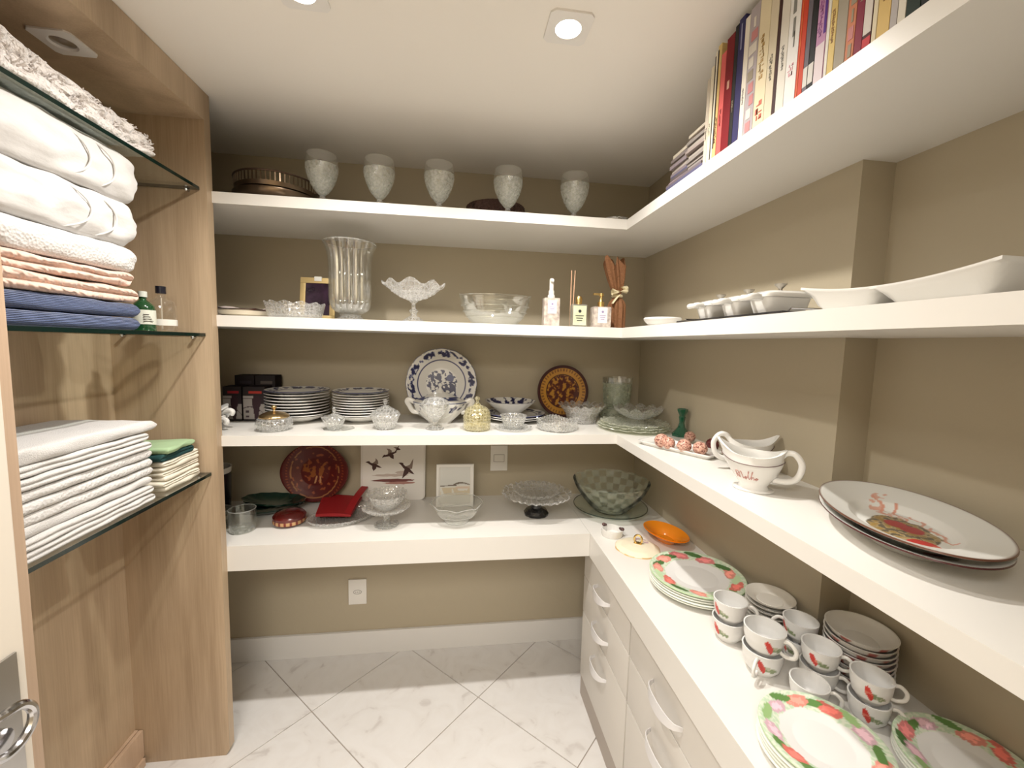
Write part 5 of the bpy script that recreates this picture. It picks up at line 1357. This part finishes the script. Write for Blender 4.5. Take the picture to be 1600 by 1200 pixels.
# lower shelf: eight white towels
G3 = 'white towel pile on the lowest glass shelf'
z = GS[2]; random.seed(8)
n8 = 9
tots = [.0265]*n8
for k in range(n8):
    tot = .026 if k < 8 else .034
    ly = .372+random.uniform(-.010, .010); yc = 1.066
    mt = TWQ if k in (3, 4, 5) else TW
    lb = 'topmost and longest white towel of the lowest shelf pile' if k == n8-1 else '%s white towel from the top of the lowest shelf pile' % ORD[n8-1-k]
    if k == n8-1: ly = .395; yc = 1.080
    towel('folded_towel', lb, slab(.250, ly, tot*.90, 2 if k in (0, 1, 6, 7) else 1, k+20, .007, .0028, sag=.0012, h2=tot*.82), mt, -.826-.125+random.uniform(-.004, .004), yc, z+.02*0, G3)
    z += tot*.94*.99
# napkins pile at the right end of lowest shelf
NPK = pbr('cream_napkin', (.74, .69, .58), .9, spec=.1, bump=('noise', 120, .3, .004))
G4 = 'napkin pile beside the towels on the lowest glass shelf'
z = GS[2]
nl = ['lowest', 'fifth', 'fourth', 'third', 'second', 'topmost']
for k in range(6):
    h = .0145
    towel('folded_napkin', '%s cream napkin of the small pile beside the white towels' % ('lowest' if k == 0 else 'topmost' if k == 5 else ['', 'fifth-from-top', 'fourth-from-top', 'third-from-top', 'second-from-top'][k]),
          slab(.15, .170, h, 2 if k % 2 else 1, k+40, .006, .003, ny=30, sag=.001), NPK, -.905+random.uniform(-.006, .004), 1.385+random.uniform(-.004, .004), z, G4, cat='napkin'); z += h*1.02
towel('folded_napkin', 'dark green napkin lying on the cream napkins', slab(.145, .150, .022, 2, 50, .005, .002, ny=30), pbr('dark_green_cloth', (.006, .045, .045), .85), -.905, 1.370, z, G4, cat='napkin'); z += .0225
towel('folded_napkin', 'light green napkin on top of the napkin pile, one corner raised', slab(.150, .155, .016, 1, 53, .005, .006, ny=30, sag=.004), pbr('light_green_cloth', (.34, .48, .28), .85), -.903, 1.375, z, G4, rz=.12, cat='napkin')
# bottles on the middle shelf
def cyl_bottle(name, lab, x, y, prof, mat, seg=40):
    t = thing(name, lab, 'bottle', (x, y, GS[1]+.001)); part('body', M().lathe(vessel(prof, .002), seg), mat, t); return t
t = cyl_bottle('green_bottle', 'green bottle with a white label and a pale cap beside the towels', -.880, 1.325, curve([(0, 0), (.026, 0), (.027, .008), (.027, .060), (.020, .076), (.009, .086), (.009, .094)], 4), pbr('green_bottle_glass', (.010, .055, .018), .12, coat=.4))
part('label', M().lathe([(.0274, .018), (.0278, .018), (.0278, .058), (.0274, .058)], 40), pbr('paper_label', (.66, .67, .58), .6), t, 'pale paper label')
q = M()
for k, zz in enumerate((.026, .032, .038, .044)):
    q.box(-.010, .012-.003*k, -.0287, -.0280, zz, zz+.002)
part('label_lettering', q, pbr('label_ink', (.06, .05, .04), .6), t, smooth=0, rz=.9)
part('cap', M().lathe([(0, .0945), (.0105, .0945), (.0105, .110), (0, .111)], 24), pbr('pale_cap', (.62, .64, .58), .4), t)
t = thing('clear_bottle', 'clear flask bottle with a black cap in front of the oak panel', 'bottle', (-.880, 1.400, GS[1]+.001), .5)
q = M(); lv_ = [(0, .6, .6), (.002, 1, 1), (.074, 1, 1), (.090, .86, .86), (.098, .42, .55), (.104, .34, .5), (.112, .34, .5)]
q.grid(len(lv_), 40, lambda i, j: (.036*lv_[i][1]*cos(2*pi*j/40), .024*lv_[i][2]*sin(2*pi*j/40), lv_[i][0]), closev=True); q.f.append(tuple(range(40))[::-1]); q.mi.append(0)
part('body', q, glass('flask_glass', (.92, .90, .85), .04, .02, None, .15), t)
part('label', M().lathe([(.0363, .018), (.0367, .018), (.0367, .036), (.0363, .036)], 40), pbr('pale_label_band', (.70, .68, .62), .5), t, 'pale label band')
_l = t.children[-1]; _l.scale = (1, .67, 1)
part('tube', M().tube([(0, 0, .004), (0, 0, .100)], .002, 8), pbr('dip_tube', (.55, .50, .45), .4), t)
part('cap', M().lathe([(0, .1125), (.013, .1125), (.013, .134), (0, .135)], 28), pbr('black_cap', (.008, .008, .016), .3), t)
